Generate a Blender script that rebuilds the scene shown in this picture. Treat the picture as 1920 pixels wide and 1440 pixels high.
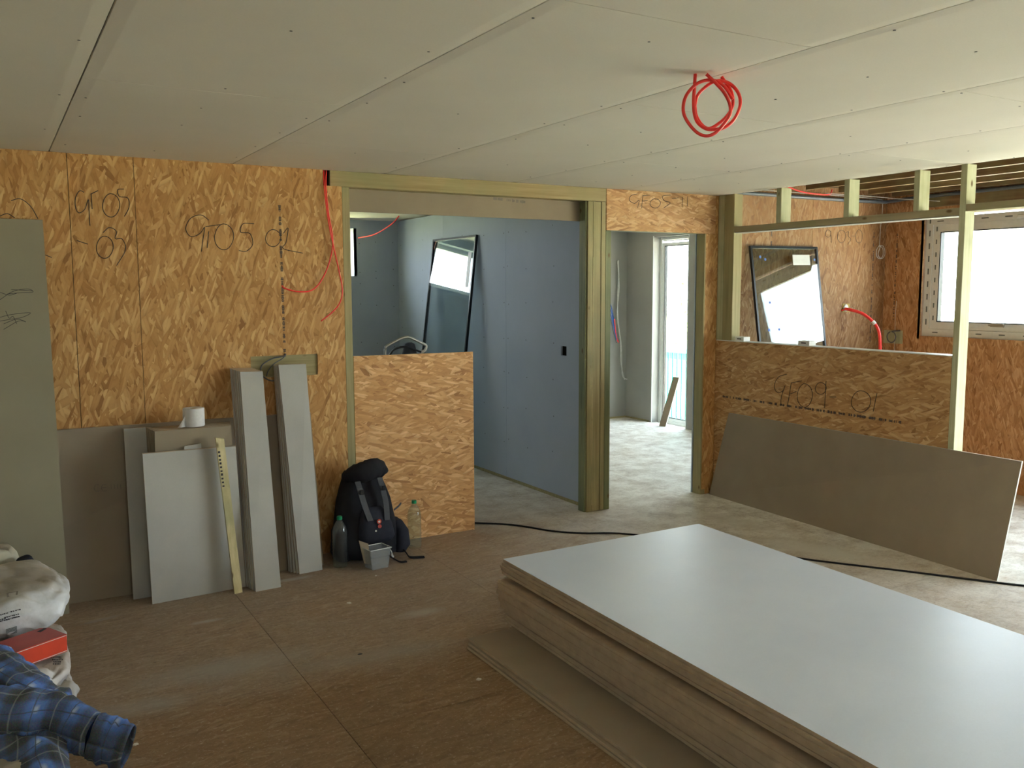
import bpy, bmesh, math, random
from mathutils import Vector, Matrix, noise
from mathutils.bvhtree import BVHTree
random.seed(7)
S = bpy.context.scene
COL = S.collection
for o in list(bpy.data.objects): bpy.data.objects.remove(o)

# ------------------------------------------------------------------ camera
F_PX = 1669.55
YAW, TILT, ROLL = .529434, .106628, -.003486
CAM = Vector((0, 0, 1.6728))
_cy, _sy, _ct, _st = math.cos(YAW), math.sin(YAW), math.cos(TILT), math.sin(TILT)
FW = Vector((_sy*_ct, _cy*_ct, -_st)); R0 = Vector((_cy, -_sy, 0)); U0 = R0.cross(FW)
RT = math.cos(ROLL)*R0 + math.sin(ROLL)*U0
UP = -math.sin(ROLL)*R0 + math.cos(ROLL)*U0
cd = bpy.data.cameras.new('camera'); cam = bpy.data.objects.new('camera', cd); COL.objects.link(cam)
M = Matrix((RT, UP, -FW)).transposed().to_4x4(); M.translation = CAM
cam.matrix_world = M
cd.sensor_width = 36; cd.lens = F_PX/1920*36; cd.clip_start = .05; cd.clip_end = 200
S.camera = cam

# ------------------------------------------------------------------ world, daylight, exposure
SKY = 12.0
w = bpy.data.worlds.new('sky'); S.world = w; w.use_nodes = True
wn = w.node_tree; wn.nodes.clear()
wo = wn.nodes.new('ShaderNodeOutputWorld'); wb = wn.nodes.new('ShaderNodeBackground')
wt = wn.nodes.new('ShaderNodeTexCoord'); ws = wn.nodes.new('ShaderNodeSeparateXYZ'); wr = wn.nodes.new('ShaderNodeValToRGB')
wn.links.new(wt.outputs['Generated'], ws.inputs[0]); wn.links.new(ws.outputs['Z'], wr.inputs[0])
wr.color_ramp.elements[0].color = (.90, .93, 1, 1); wr.color_ramp.elements[1].color = (.66, .80, 1, 1)
wr.color_ramp.elements[1].position = .9
wn.links.new(wr.outputs[0], wb.inputs['Color']); wb.inputs['Strength'].default_value = SKY
wn.links.new(wb.outputs[0], wo.inputs['Surface'])
sun = bpy.data.lights.new('sun', 'SUN'); sun.energy = 95; sun.angle = .02; sun.color = (1, .90, .80)
so = bpy.data.objects.new('sun', sun); COL.objects.link(so); so.rotation_euler = Vector((-1, .0, 3.2)).to_track_quat('Z', 'Y').to_euler()
def portal(name, loc, rot, sx, sy):
    l = bpy.data.lights.new(name, 'AREA'); l.shape = 'RECTANGLE'; l.size = sx; l.size_y = sy
    l.cycles.is_portal = True
    o = bpy.data.objects.new(name, l); COL.objects.link(o); o.location = loc; o.rotation_euler = rot
H = math.pi/2
portal('kitchen_window_daylight', (7.30, 4.29, 1.76), (0, H, 0), 1.1, 1.4)
portal('patio_door_daylight', (7.30, .9, 1.1), (0, H, 0), 2.2, 4.2)
portal('corridor_door_daylight', (7.30, 8.34, 1.15), (0, H, 0), 2.4, .8)
portal('bathroom_window_daylight', (2.16, 9.26, 2.06), (-H, 0, 0), 2.4, .6)
portal('rear_fill_daylight', (.4, -3.2, 1.67), (H, 0, 0), 1.0, .65)  # portal of the added rear window
portal('corridor_fill_daylight', (7.30, 6.6, 1.5), (0, H, 0), 1.2, 1.4)  # portal of the added corridor window
S.view_settings.view_transform = 'Standard'; S.view_settings.look = 'None'
S.view_settings.gamma = 1; S.view_settings.use_curve_mapping = False
S.view_settings.exposure = 0.60
S.cycles.max_bounces = 12; S.cycles.diffuse_bounces = 8; S.cycles.transparent_max_bounces = 24
S.cycles.sample_clamp_indirect = 8

# ------------------------------------------------------------------ helpers
def px(x, y, ax, v):
    """point of the photograph on a known plane (wall, floor, ceiling) of the room"""
    d = FW + RT*((x-960)/F_PX) - UP*((y-720)/F_PX)
    i = 'XYZ'.index(ax)
    return CAM + d*((v-CAM[i])/d[i])
WL = {}
def wloc(o): return WL[o.name] if o else Vector((0, 0, 0))
def tag(o, label=None, cat=None, group=None, kind=None):
    if label: o['label'] = label
    if cat: o['category'] = cat
    if group: o['group'] = group
    if kind: o['kind'] = kind
    return o
def thing(name, loc, label, cat, group=None, kind=None):
    o = bpy.data.objects.new(name, None); COL.objects.link(o); o.empty_display_size = .1
    o.location = loc; WL[o.name] = Vector(loc)
    return tag(o, label, cat, group, kind)
def mesh(name, verts, faces, mats, parent=None, fmi=None, smooth=False, uvs=None):
    vs = [Vector(v) for v in verts]
    lo = Vector([min(v[i] for v in vs) for i in range(3)]); hi = Vector([max(v[i] for v in vs) for i in range(3)])
    c = (lo+hi)/2
    if parent is None: c.z = lo.z
    me = bpy.data.meshes.new(name)
    me.from_pydata([v-c for v in vs], [], faces)
    if not isinstance(mats, (list, tuple)): mats = [mats]
    for m in mats: me.materials.append(m)
    if fmi:
        for p, i in zip(me.polygons, fmi): p.material_index = i
    if smooth:
        for p in me.polygons: p.use_smooth = True
    if uvs:
        ul = me.uv_layers.new(name='UVMap')
        for p in me.polygons:
            for li in p.loop_indices: ul.data[li].uv = uvs[me.loops[li].vertex_index]
    me.update()
    o = bpy.data.objects.new(name, me); COL.objects.link(o)
    WL[o.name] = c.copy()
    o.location = c - wloc(parent)
    if parent: o.parent = parent
    return o
BF = [(0,3,2,1), (4,5,6,7), (0,1,5,4), (1,2,6,5), (2,3,7,6), (3,0,4,7)]
class MB:
    """collects boxes, prisms and tubes into one mesh"""
    def __init__(s): s.v = []; s.f = []; s.mi = []; s.uv = []
    def add(s, v, f, mi=0):
        b = len(s.v); s.v += [Vector(p) for p in v]; s.f += [tuple(b+i for i in q) for q in f]
        s.mi += [mi]*len(f) if isinstance(mi, int) else list(mi); return s
    def box(s, x0, x1, y0, y1, z0, z1, mi=0):
        return s.add([(x0,y0,z0),(x1,y0,z0),(x1,y1,z0),(x0,y1,z0),(x0,y0,z1),(x1,y0,z1),(x1,y1,z1),(x0,y1,z1)], BF, mi)
    def slab(s, q, t, mi=0):
        """q: four corners of the front face, t: thickness vector"""
        q = [Vector(p) for p in q]; t = Vector(t)
        return s.add(q+[p+t for p in q], BF, mi)
    def tube(s, pts, r, n=8, mi=0, closed=False, flat=None):
        pts = [Vector(p) for p in pts]; k = len(pts); rings = []; prev = None
        for i, p in enumerate(pts):
            d = (pts[(i+1) % k] if (i < k-1 or closed) else p) - (pts[i-1] if (i > 0 or closed) else p)
            d.normalize()
            if prev is None:
                a = Vector((0, 0, 1)) if abs(d.z) < .9 else Vector((1, 0, 0)); a = (a - d*a.dot(d)).normalized()
            else: a = (prev - d*prev.dot(d)).normalized()
            prev = a; b = d.cross(a); rr = r[i] if isinstance(r, (list, tuple)) else r
            rings.append([p + (a*math.cos(6.28319*j/n) + b*math.sin(6.28319*j/n))*rr for j in range(n)])
        f = []
        for i in range(k if closed else k-1):
            for j in range(n):
                i2 = (i+1) % k
                f.append((i*n+j, i*n+(j+1) % n, i2*n+(j+1) % n, i2*n+j))
        if not closed: f += [tuple(range(n-1, -1, -1)), tuple((k-1)*n+j for j in range(n))]
        return s.add([v for r_ in rings for v in r_], f, mi)
    def lathe(s, c, prof, n=20, mi=0, axis=Vector((0,0,1)), close=True):
        c = Vector(c); axis = Vector(axis).normalized()
        a = Vector((1,0,0)) if abs(axis.x) < .9 else Vector((0,1,0)); a = (a-axis*a.dot(axis)).normalized(); b = axis.cross(a)
        v = []; f = []
        for (r, z) in prof:
            for j in range(n): v.append(c+axis*z+(a*math.cos(6.28319*j/n)+b*math.sin(6.28319*j/n))*r)
        for i in range(len(prof)-1):
            for j in range(n): f.append((i*n+j, i*n+(j+1) % n, (i+1)*n+(j+1) % n, (i+1)*n+j))
        if close: f += [tuple(range(n-1,-1,-1)), tuple((len(prof)-1)*n+j for j in range(n))]
        return s.add(v, f, mi)
    def build(s, name, mats, parent=None, smooth=False):
        return mesh(name, s.v, s.f, mats, parent, s.mi, smooth)
def box(name, x0, x1, y0, y1, z0, z1, mat, parent=None, bev=0):
    o = MB().box(x0, x1, y0, y1, z0, z1).build(name, mat, parent)
    if bev:
        bm = bmesh.new(); bm.from_mesh(o.data)
        bmesh.ops.bevel(bm, geom=bm.edges[:], offset=bev, segments=1, affect='EDGES'); bm.to_mesh(o.data); bm.free()
    return o
def spline(pts, n=6):
    """Catmull-Rom through points"""
    P = [Vector(p) for p in pts]; P = [P[0]*2-P[1]]+P+[P[-1]*2-P[-2]]; out = []
    for i in range(1, len(P)-2):
        for k in range(n):
            t = k/n
            out.append(.5*((2*P[i])+(P[i+1]-P[i-1])*t+(2*P[i-1]-5*P[i]+4*P[i+1]-P[i+2])*t*t+(-P[i-1]+3*P[i]-3*P[i+1]+P[i+2])*t**3))
    return out+[P[-2]]

# ------------------------------------------------------------------ materials
class N:
    def __init__(s, name):
        s.m = bpy.data.materials.new(name); s.m.use_nodes = True; s.t = s.m.node_tree; s.n = s.t.nodes
        s.b = s.n['Principled BSDF']; s.out = s.n['Material Output']
    def new(s, ty, **kw):
        x = s.n.new(ty)
        for k, v in kw.items():
            if k.startswith('_'): setattr(x, k[1:], v)
        for k, v in kw.items():
            if not k.startswith('_'): x.inputs[int(k[1:]) if k[0] == 'i' and k[1:].isdigit() else k.replace('_', ' ')].default_value = v
        return x
    def l(s, a, b): s.t.links.new(a, b)
    def coord(s, rot=(0,0,0), scale=(1,1,1), loc=(0,0,0)):
        g = s.new('ShaderNodeNewGeometry')
        mp = s.new('ShaderNodeMapping'); s.l(g.outputs['Position'], mp.inputs['Vector'])
        mp.inputs['Rotation'].default_value = rot; mp.inputs['Scale'].default_value = scale; mp.inputs['Location'].default_value = loc
        return mp.outputs[0]
    def noise(s, vec, scale, detail=4, rough=.55):
        x = s.new('ShaderNodeTexNoise'); x.inputs['Scale'].default_value = scale; x.inputs['Detail'].default_value = detail
        x.inputs['Roughness'].default_value = rough
        if vec: s.l(vec, x.inputs['Vector'])
        return x
    def ramp(s, fac, stops):
        r = s.new('ShaderNodeValToRGB'); e = r.color_ramp.elements
        while len(e) < len(stops): e.new(.5)
        for q, (p, c) in zip(e, stops):
            q.position = p; q.color = (*c, 1) if len(c) == 3 else c
        s.l(fac, r.inputs[0]); return r.outputs[0]
    def mix(s, fac, a, b, mode='MIX'):
        x = s.new('ShaderNodeMix', _data_type='RGBA', _blend_type=mode)
        for sock, v in ((x.inputs[0], fac), (x.inputs[6], a), (x.inputs[7], b)):
            if hasattr(v, 'is_output') or isinstance(v, bpy.types.NodeSocket): s.l(v, sock)
            elif isinstance(v, (int, float)): sock.default_value = v
            else: sock.default_value = (*v, 1)
        return x.outputs[2]
    def math(s, op, a, b=0, c=0):
        x = s.new('ShaderNodeMath', _operation=op)
        for i, v in enumerate((a, b, c)):
            if isinstance(v, bpy.types.NodeSocket): s.l(v, x.inputs[i])
            else: x.inputs[i].default_value = v
        return x.outputs[0]
    def done(s, col=None, rough=.7, bump=None, bstr=.2, bdist=.002, spec=.3):
        if col is not None:
            if isinstance(col, bpy.types.NodeSocket): s.l(col, s.b.inputs['Base Color'])
            else: s.b.inputs['Base Color'].default_value = (*col, 1)
        s.b.inputs['Roughness'].default_value = rough; s.b.inputs['Specular IOR Level'].default_value = spec
        if bump is not None:
            bn = s.new('ShaderNodeBump'); bn.inputs['Strength'].default_value = bstr; bn.inputs['Distance'].default_value = bdist
            s.l(bump, bn.inputs['Height']); s.l(bn.outputs[0], s.b.inputs['Normal'])
        return s.m
def plain(name, col, rough=.6, var=.12, scale=30, spec=.3, metal=0):
    n = N(name); t = n.noise(n.coord(), scale, 4)
    lo = tuple(c*(1-var) for c in col); hi = tuple(min(1, c*(1+var)) for c in col)
    m = n.done(n.ramp(t.outputs[0], [(.3, lo), (.7, hi)]), rough, t.outputs[0], .1, .001, spec)
    n.b.inputs['Metallic'].default_value = metal; return m
def osb(name, plane, along, tint=(1,1,1), seed=0, dusty=0, fac=1.0, spread=.6):
    """oriented strand board: layers of long random flakes. plane 'XZ','YZ','XY'; along = grain angle"""
    n = N(name); g = n.new('ShaderNodeNewGeometry'); sp = n.new('ShaderNodeSeparateXYZ'); n.l(g.outputs['Position'], sp.inputs[0])
    cb = n.new('ShaderNodeCombineXYZ'); n.l(sp.outputs[plane[0]], cb.inputs[0]); n.l(sp.outputs[plane[1]], cb.inputs[1])
    nz = n.noise(cb.outputs[0], 5, 2); wv = n.new('ShaderNodeVectorMath', _operation='SCALE'); n.l(nz.outputs['Color'], wv.inputs[0]); wv.inputs['Scale'].default_value = .035
    ad = n.new('ShaderNodeVectorMath', _operation='ADD'); n.l(cb.outputs[0], ad.inputs[0]); n.l(wv.outputs[0], ad.inputs[1])
    def T(c): return tuple(a*b for a, b in zip(c, tint))
    base = n.ramp(n.noise(cb.outputs[0], 14, 5).outputs[0], [(.3, T((.44,.26,.12))), (.7, T((.56,.36,.175)))])
    col = base; hs = None
    lays = [(.0, 8, 34, .40), (.42, 9, 42, .50), (-.5, 9, 44, .55), (.15, 8, 52, .55), (-.2, 8, 40, .6), (1.0, 11, 50, .74), (-1.1, 10, 46, .76), (.3, 15, 80, .6), (-.4, 13, 90, .66)]
    for i, (da, sl, sa, th) in enumerate(lays):
        mp = n.new('ShaderNodeMapping'); n.l(ad.outputs[0], mp.inputs[0])
        # rotate first, then scale: two mappings
        mp.inputs['Rotation'].default_value = (0, 0, -(along+da*spread)); mp.inputs['Location'].default_value = (seed*1.37+i*3.1, i*1.7+seed, 0)
        m2 = n.new('ShaderNodeMapping'); n.l(mp.outputs[0], m2.inputs[0]); m2.inputs['Scale'].default_value = (sl*fac, sa*fac, 1)
        v = n.new('ShaderNodeTexVoronoi', _voronoi_dimensions='2D'); v.inputs['Scale'].default_value = 1; n.l(m2.outputs[0], v.inputs['Vector'])
        v.inputs['Randomness'].default_value = 1
        sc = n.new('ShaderNodeSeparateColor'); n.l(v.outputs['Color'], sc.inputs[0])
        msk = n.math('GREATER_THAN', sc.outputs[0], th)
        c = n.ramp(sc.outputs[1], [(0, T((.21,.095,.04))), (.05, T((.33,.17,.075))), (.14, T((.43,.25,.115))), (.45, T((.53,.335,.165))), (.75, T((.64,.44,.25))), (1, T((.82,.64,.42)))])
        # soften each flake towards the mean by its blue value, paint shadow edges by distance
        c = n.mix(.36, c, base)
        d = n.math('MULTIPLY', n.math('POWER', v.outputs['Distance'], 2.5), .5)
        c = n.mix(d, c, T((.20,.105,.04)))
        col = n.mix(msk, col, c)
        h = n.math('MULTIPLY', n.math('ADD', sc.outputs[2], .2), msk); hs = h if hs is None else n.math('MAXIMUM', hs, h)
    gr = n.noise(cb.outputs[0], 90, 3)
    col = n.mix(n.math('MULTIPLY', gr.outputs[0], .14), col, T((.25,.14,.06)))
    if dusty: return n, col, hs, cb.outputs[0]
    return n.done(col, .62, hs, .35, .0015, .25)
def timber(name, axis, a=(.27,.22,.105), b=(.41,.345,.18), seed=0):
    sc = {'X': (1.2, 28, 28), 'Y': (28, 1.2, 28), 'Z': (28, 28, 1.2)}[axis]
    n = N(name); v = n.coord(scale=sc, loc=(seed, seed*2, seed)); t = n.noise(v, 1.6, 5, .6)
    c = n.ramp(t.outputs[0], [(.3, a), (.7, b)])
    big = n.noise(n.coord(), 3.5, 3); c = n.mix(n.ramp(big.outputs[0], [(.42, (0,0,0)), (.7, (.6,.6,.6))]), c, (.26,.26,.13))
    sk = {'X': (1, 2, 2), 'Y': (2, 1, 2), 'Z': (2, 2, 1)}[axis]
    kn = n.new('ShaderNodeTexVoronoi'); n.l(n.coord(scale=sk, loc=(seed+.3, 0, 1)), kn.inputs['Vector']); kn.inputs['Scale'].default_value = 4.2
    k = n.ramp(kn.outputs['Distance'], [(.05, (1,1,1)), (.11, (0,0,0))]); c = n.mix(k, c, (.13,.08,.03))
    return n.done(c, .65, t.outputs[0], .3, .001, .25)
def board(name, a, b, sc=3, rough=.75, fine=.06, spec=.25):
    n = N(name); t = n.noise(n.coord(), sc, 4); f = n.noise(n.coord(), 160, 2)
    c = n.ramp(t.outputs[0], [(.3, a), (.7, b)])
    c = n.mix(n.math('MULTIPLY', f.outputs[0], fine*2), c, (.2,.18,.15))
    return n.done(c, rough, f.outputs[0], .06, .0006, spec)
def glassy(name, tint=(.93,.97,.95), refl=1.0, rough=0.0, haze=0.0):
    n = N(name); n.n.remove(n.b)
    tr = n.new('ShaderNodeBsdfTransparent'); tr.inputs[0].default_value = (*tint, 1)
    gl = n.new('ShaderNodeBsdfGlossy'); gl.inputs['Roughness'].default_value = rough
    fr = n.new('ShaderNodeLayerWeight'); fr.inputs['Blend'].default_value = .5   # Facing = 1-|cos|, the same on both faces of a pane
    fm = n.math('MULTIPLY', n.math('ADD', n.math('MULTIPLY', n.math('POWER', fr.outputs['Facing'], 5), .95), .045), refl)
    mx = n.new('ShaderNodeMixShader'); n.l(fm, mx.inputs[0]); n.l(tr.outputs[0], mx.inputs[1]); n.l(gl.outputs[0], mx.inputs[2])
    o = mx.outputs[0]
    if haze:
        df = n.new('ShaderNodeBsdfDiffuse'); df.inputs[0].default_value = (.8,.82,.82,1)
        m3 = n.new('ShaderNodeMixShader'); m3.inputs[0].default_value = haze; n.l(o, m3.inputs[1]); n.l(df.outputs[0], m3.inputs[2]); o = m3.outputs[0]
    n.l(o, n.out.inputs['Surface']); return n.m

OSB_BACK = osb('osb_back_wall', 'XZ', math.pi/2, (.99,.85,.61), 1, fac=.8, spread=.9)
OSB_HDR = osb('osb_header', 'XZ', 0.05, (1.08,1,.92), 2, fac=.85, spread=.8)
OSB_LOOSE = osb('osb_cut_panel', 'XZ', 0.1, (1.2,1.05,.88), 3, fac=.85, spread=.8)
OSB_HALF = osb('osb_half_wall', 'YZ', 0.0, (.98,.90,.78), 4, fac=.85, spread=.8)
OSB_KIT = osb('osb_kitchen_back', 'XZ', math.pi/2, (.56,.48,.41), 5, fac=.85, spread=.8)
OSB_EXT = osb('osb_window_wall', 'YZ', math.pi/2, (.90,.76,.68), 6, fac=.85, spread=.8)
OSB_EDGE = plain('osb_edge', (.42,.32,.10), .8)
TZ = timber('treated_timber_upright', 'Z'); TX = timber('treated_timber_along', 'X', seed=2)
TXW = timber('treated_timber_header', 'X', (.30,.22,.10), (.42,.325,.17), seed=4)
TY = timber('treated_timber_rail', 'Y', (.27,.22,.13), (.38,.32,.20), seed=3)
TPALE = timber('pale_treated_stud', 'Z', (.42,.42,.26), (.56,.56,.38), seed=5)
TDARK = timber('green_stained_stud', 'Z', (.13,.15,.08), (.25,.26,.14), seed=6)
JOIST = timber('joist_timber', 'Y', (.14,.09,.045), (.23,.155,.08), seed=7)
BATTEN = timber('batten_timber', 'Z', (.50,.42,.22), (.68,.58,.34), seed=8)
CEIL = board('plasterboard_ceiling', (.72,.67,.57), (.77,.72,.62), 1.5)
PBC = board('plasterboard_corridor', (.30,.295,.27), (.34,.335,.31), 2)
PBW = board('plasterboard_wall', (.385,.435,.515), (.43,.48,.565), 2)
PB_LIGHT = board('plasterboard_pale_face', (.44,.43,.40), (.50,.49,.46), 4)
PB_TOP = board('plasterboard_top_face', (.56,.61,.69), (.61,.66,.74), 2.5, .40, spec=.65)
PB_BACK = board('plasterboard_brown_back', (.28,.225,.165), (.32,.26,.19), 4)
PB_BACK2 = board('plasterboard_brown_back_light', (.27,.215,.15), (.31,.25,.175), 4)
PB_EDGE = board('plasterboard_paper_edge', (.46,.36,.26), (.56,.44,.32), 20)
PB_CUT = plain('plasterboard_cut_edge', (.62,.60,.54), .9, .1, 60)
PB_GREY = board('plasterboard_grey_face', (.27,.24,.165), (.30,.27,.19), 3)
PENCIL = plain('pencil', (.055,.05,.045), .8)
INK = plain('stamp_ink', (.05,.045,.05), .8)
INKFAINT = plain('faint_stamp', (.19,.165,.14), .8)
RED = plain('red_cable_plastic', (.86,.045,.04), .35, .05, spec=.5)
BLACKC = plain('black_rubber', (.012,.012,.013), .5)
GREYC = plain('grey_cable_plastic', (.14,.14,.14), .5)
WHITEC = plain('white_cable_plastic', (.62,.62,.6), .5)
BLUEC = plain('blue_cable_plastic', (.05,.12,.4), .5)
PIPE = plain('grey_pipe_plastic', (.12,.14,.17), .4)
UPVC = plain('white_upvc', (.74,.76,.74), .35, .04, spec=.5)
STICK = plain('protective_film_print', (.16,.18,.17), .6)
GLASS = glassy('window_glass')
UNITGLASS = glassy('glazing_unit_glass', (.93,.96,.96), 1.6)
SPACER = plain('black_spacer', (.008,.01,.012), .35)
DARK = plain('dark_void', (.02,.016,.012), .9)
SCREW = plain('screw_heads', (.10,.095,.09), .5)
WHITEP = plain('white_plastic', (.72,.72,.70), .5, .04)
TISSUE = plain('tissue_paper', (.72,.70,.69), .95, .04, 80)
PACKBLK = plain('backpack_black', (.012,.012,.016), .9)
PACKNAVY = plain('backpack_navy', (.020,.022,.034), .85)
PACKGREY = plain('backpack_grey', (.075,.078,.088), .8)
REDP = plain('red_box_paint', (.60,.055,.02), .45, .1, 12)
REDTOP = plain('red_box_lid', (.34,.05,.045), .4, .1, 12)
BRICK = plain('brick_outside', (.4,.3,.25), .9)
CHROME = plain('tube_steel', (.5,.48,.44), .3, .03, metal=1)
GREENCAP = plain('green_cap', (.01,.24,.10), .4, .05)
BOTTLE = glassy('bottle_plastic', (.86,.93,.90), 1.6, .06, .045)
TUBP = glassy('tub_plastic', (.86,.88,.90), 1.2, .15, .16)
TEAL = plain('teal_plastic', (.04,.42,.36), .5)
LEAF = plain('leaf_green', (.09,.23,.03), .7, .3, 3)
def grass():
    n = N('grass'); t = n.noise(n.coord(), 2, 6)
    return n.done(n.ramp(t.outputs[0], [(.3, (.20,.21,.11)), (.7, (.30,.31,.17))]), .9)
GRASS = grass()
BOUNCE_PAVE = plain('bounce_gravel', (.62,.57,.50), .9, .2, 40)
def floor_mat():
    n, col, hs, v = osb('osb_floor', 'XY', 0.2, (.80,.80,.80), 9, dusty=1, fac=.8)
    P = n.coord()
    big = n.noise(P, 1.1, 5, .6); fine = n.noise(P, 12, 8, .78); sp = n.new('ShaderNodeSeparateXYZ'); n.l(P, sp.inputs[0])
    # trodden grey dirt over the boards, thinner on the near strip where a sheet had lain
    dirt = n.mix(fine.outputs[0], (.15,.118,.092), (.40,.34,.285))
    wob = n.math('ADD', sp.outputs['Y'], n.math('MULTIPLY', n.math('SUBTRACT', big.outputs[0], .5), .5))
    near = n.new('ShaderNodeMapRange'); n.l(wob, near.inputs[0]); near.inputs[1].default_value = 3.48; near.inputs[2].default_value = 3.72
    nx = n.new('ShaderNodeMapRange'); n.l(sp.outputs['X'], nx.inputs[0]); nx.inputs[1].default_value = 2.2; nx.inputs[2].default_value = 3.8
    cover = n.math('MAXIMUM', near.outputs[0], nx.outputs[0])
    brown = n.mix(fine.outputs[0], (.105,.065,.035), (.22,.15,.09))
    dirt2 = n.mix(cover, brown, dirt)
    c = n.mix(n.math('MULTIPLY', n.ramp(big.outputs[0], [(.25,(.45,.45,.45)), (.7,(.85,.85,.85))]), 1.0), col, dirt2)
    # plaster dust: pale, brighter to the right and beyond openings as painted-in window light
    dx = n.new('ShaderNodeMapRange'); n.l(n.math('ADD', sp.outputs['X'], n.math('MULTIPLY', sp.outputs['Y'], .35)), dx.inputs[0]); dx.inputs[1].default_value = 4.2; dx.inputs[2].default_value = 6.6
    dn = n.ramp(n.noise(P, 4.5, 9, .78).outputs[0], [(.36,(.22,.22,.22)), (.60,(1,1,1))])
    c = n.mix(n.math('MULTIPLY', n.math('MULTIPLY', dx.outputs[0], dn), .95), c, (.76,.74,.68))
    sk = n.noise(P, 55, 5, .8); c = n.mix(n.ramp(sk.outputs[0], [(.56,(0,0,0)),(.68,(.55,.55,.55))]), c, (.55,.50,.44)); c = n.mix(n.ramp(sk.outputs[0], [(.32,(.6,.6,.6)),(.45,(0,0,0))]), c, (.10,.07,.045))
    def patch(cx, cy, rx, ry, rot, col_, s):
        mp = n.new('ShaderNodeMapping', _vector_type='TEXTURE'); n.l(P, mp.inputs[0]); mp.inputs['Location'].default_value = (cx, cy, 0)
        mp.inputs['Rotation'].default_value = (0,0,rot); mp.inputs['Scale'].default_value = (rx, ry, 5)
        ln = n.new('ShaderNodeVectorMath', _operation='LENGTH'); n.l(mp.outputs[0], ln.inputs[0])
        q = n.math('ADD', ln.outputs['Value'], n.math('MULTIPLY', n.math('SUBTRACT', fine.outputs[0], .5), 1.3))
        mr = n.new('ShaderNodeMapRange'); n.l(q, mr.inputs[0]); mr.inputs[1].default_value = 1.0; mr.inputs[2].default_value = .25; mr.inputs[4].default_value = s
        return mr.outputs[0], col_
    for a in [(4.5,3.80,.20,.55,.35,(.55,.52,.46),.85), (4.55,4.6,.18,.55,.2,(.50,.47,.41),.6), (.85,3.93,.50,.16,-.05,(.36,.34,.31),.6), (1.4,3.72,.55,.10,-.1,(.30,.27,.24),.5),
              (.45,3.72,.25,.10,-.1,(.34,.32,.29),.5), (1.85,4.1,.16,.07,0,(.42,.39,.35),.7), (.86,4.55,.10,.03,0,(.45,.42,.38),.7), (1.43,4.98,.15,.04,0,(.45,.43,.4),.6), (.4,4.85,.12,.03,.2,(.33,.3,.28),.6)]:
        m, cc = patch(*a); c = n.mix(m, c, cc)
    return n.done(c, .68, hs, .25, .0015, .35)
FLOOR = floor_mat()

# ================================================================== STRUCTURE
FWN = (-.1, .9, 1.35, 2.0)  # opening of the rear window added for fill light
BY = 5.37; CZ = 2.40; PX = 5.05; EX = 7.10
# floor : boards with joints
fl = thing('floor', (2.5, 3, 0), 'grey brown dusty strand board floor running through every room', 'floor', kind='structure')
xs = [-1.6, -.15, 1.085, 2.31, 3.55, 4.79, 6.03, 7.4]
for i in range(len(xs)-1):
    offs = [-3.0, -.6, 1.9, 4.35, 6.85, 9.33] if i % 2 else [-3.0, .6, 3.1, 5.6, 8.05, 9.33]
    for a, b in zip(offs[:-1], offs[1:]):
        box('floor_panel', xs[i]+.0012, xs[i+1]-.0012, a+.0009, b-.0009, -.02, 0, FLOOR, fl)
box('floor_base', -1.6, 7.4, -3, 9.5, -.06, -.021, DARK, fl)

# ceiling : tapered-edge plasterboards
ce = thing('ceiling', (2, 2, CZ), 'off white plasterboard ceiling with open joints over the main room', 'ceiling', kind='structure')
def ceil_panel(x0, x1, y0, y1, z, mat, par, tap=.045, d=.0022):
    g = .0028; x0 += g; x1 -= g; y0 += g*.7; y1 -= g*.7
    v = []; f = []
    for (x, zz) in ((x0, z+d), (x0+tap, z), (x1-tap, z), (x1, z+d), (x1, z+.013), (x0, z+.013)):
        v += [(x, y0, zz), (x, y1, zz)]
    for i in range(6):
        j = (i+1) % 6; f.append((2*i, 2*i+1, 2*j+1, 2*j))
    f += [(0,2,4,6,8,10), (11,9,7,5,3,1)]
    return mesh('ceiling_panel', v, f, mat, par)
cx = [-1.6, -.63, .321, 1.273, 2.217, 3.168, 4.11, 5.088]
crs = [[1.2], [2.1], [-.6, 3.48, ], [-.02, 1.96, 4.46], [-1.1, .9, 2.9], [-.4, 2.1, 4.2], [.8, 3.3]]
for i in range(7):
    ys = [-3.0]+crs[i]+[BY+.011]
    for a, b in zip(ys[:-1], ys[1:]): ceil_panel(cx[i], cx[i+1], a, b, CZ, CEIL, ce)
mb = MB()
for i in range(7):
    for yy in [k*.42-2.9 for k in range(20)]:
        for xx in (cx[i]+.05, cx[i]+.05+.42, cx[i+1]-.05):
            if random.random() < .55:
                mb.lathe((xx+random.uniform(-.01,.01), yy+random.uniform(-.02,.02), CZ-.0012), [(.0045, 0), (.0045, .003)], 6)
tag(mb.build('screw_head', SCREW, ce), kind='stuff')
box('ceiling_backing', -1.6, 5.08, -3, BY, CZ+.0135, CZ+.03, DARK, ce)
box('edge_batten', 5.055, 5.085, -3, BY, CZ+.031, CZ+.05, TY, ce)

rf = MB().box(-1.8, 7.35, -3.2, 9.28, 2.76, 2.9).box(-1.6, 7.1, 5.40, 5.60, 2.44, 2.75).build('sun_blocker', DARK); tag(rf, 'unseen slab added above the ceilings to block sun leaks', 'sun_blocker', kind='structure')  # added slab and strip over the ceilings, keeping stray sun out
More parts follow.
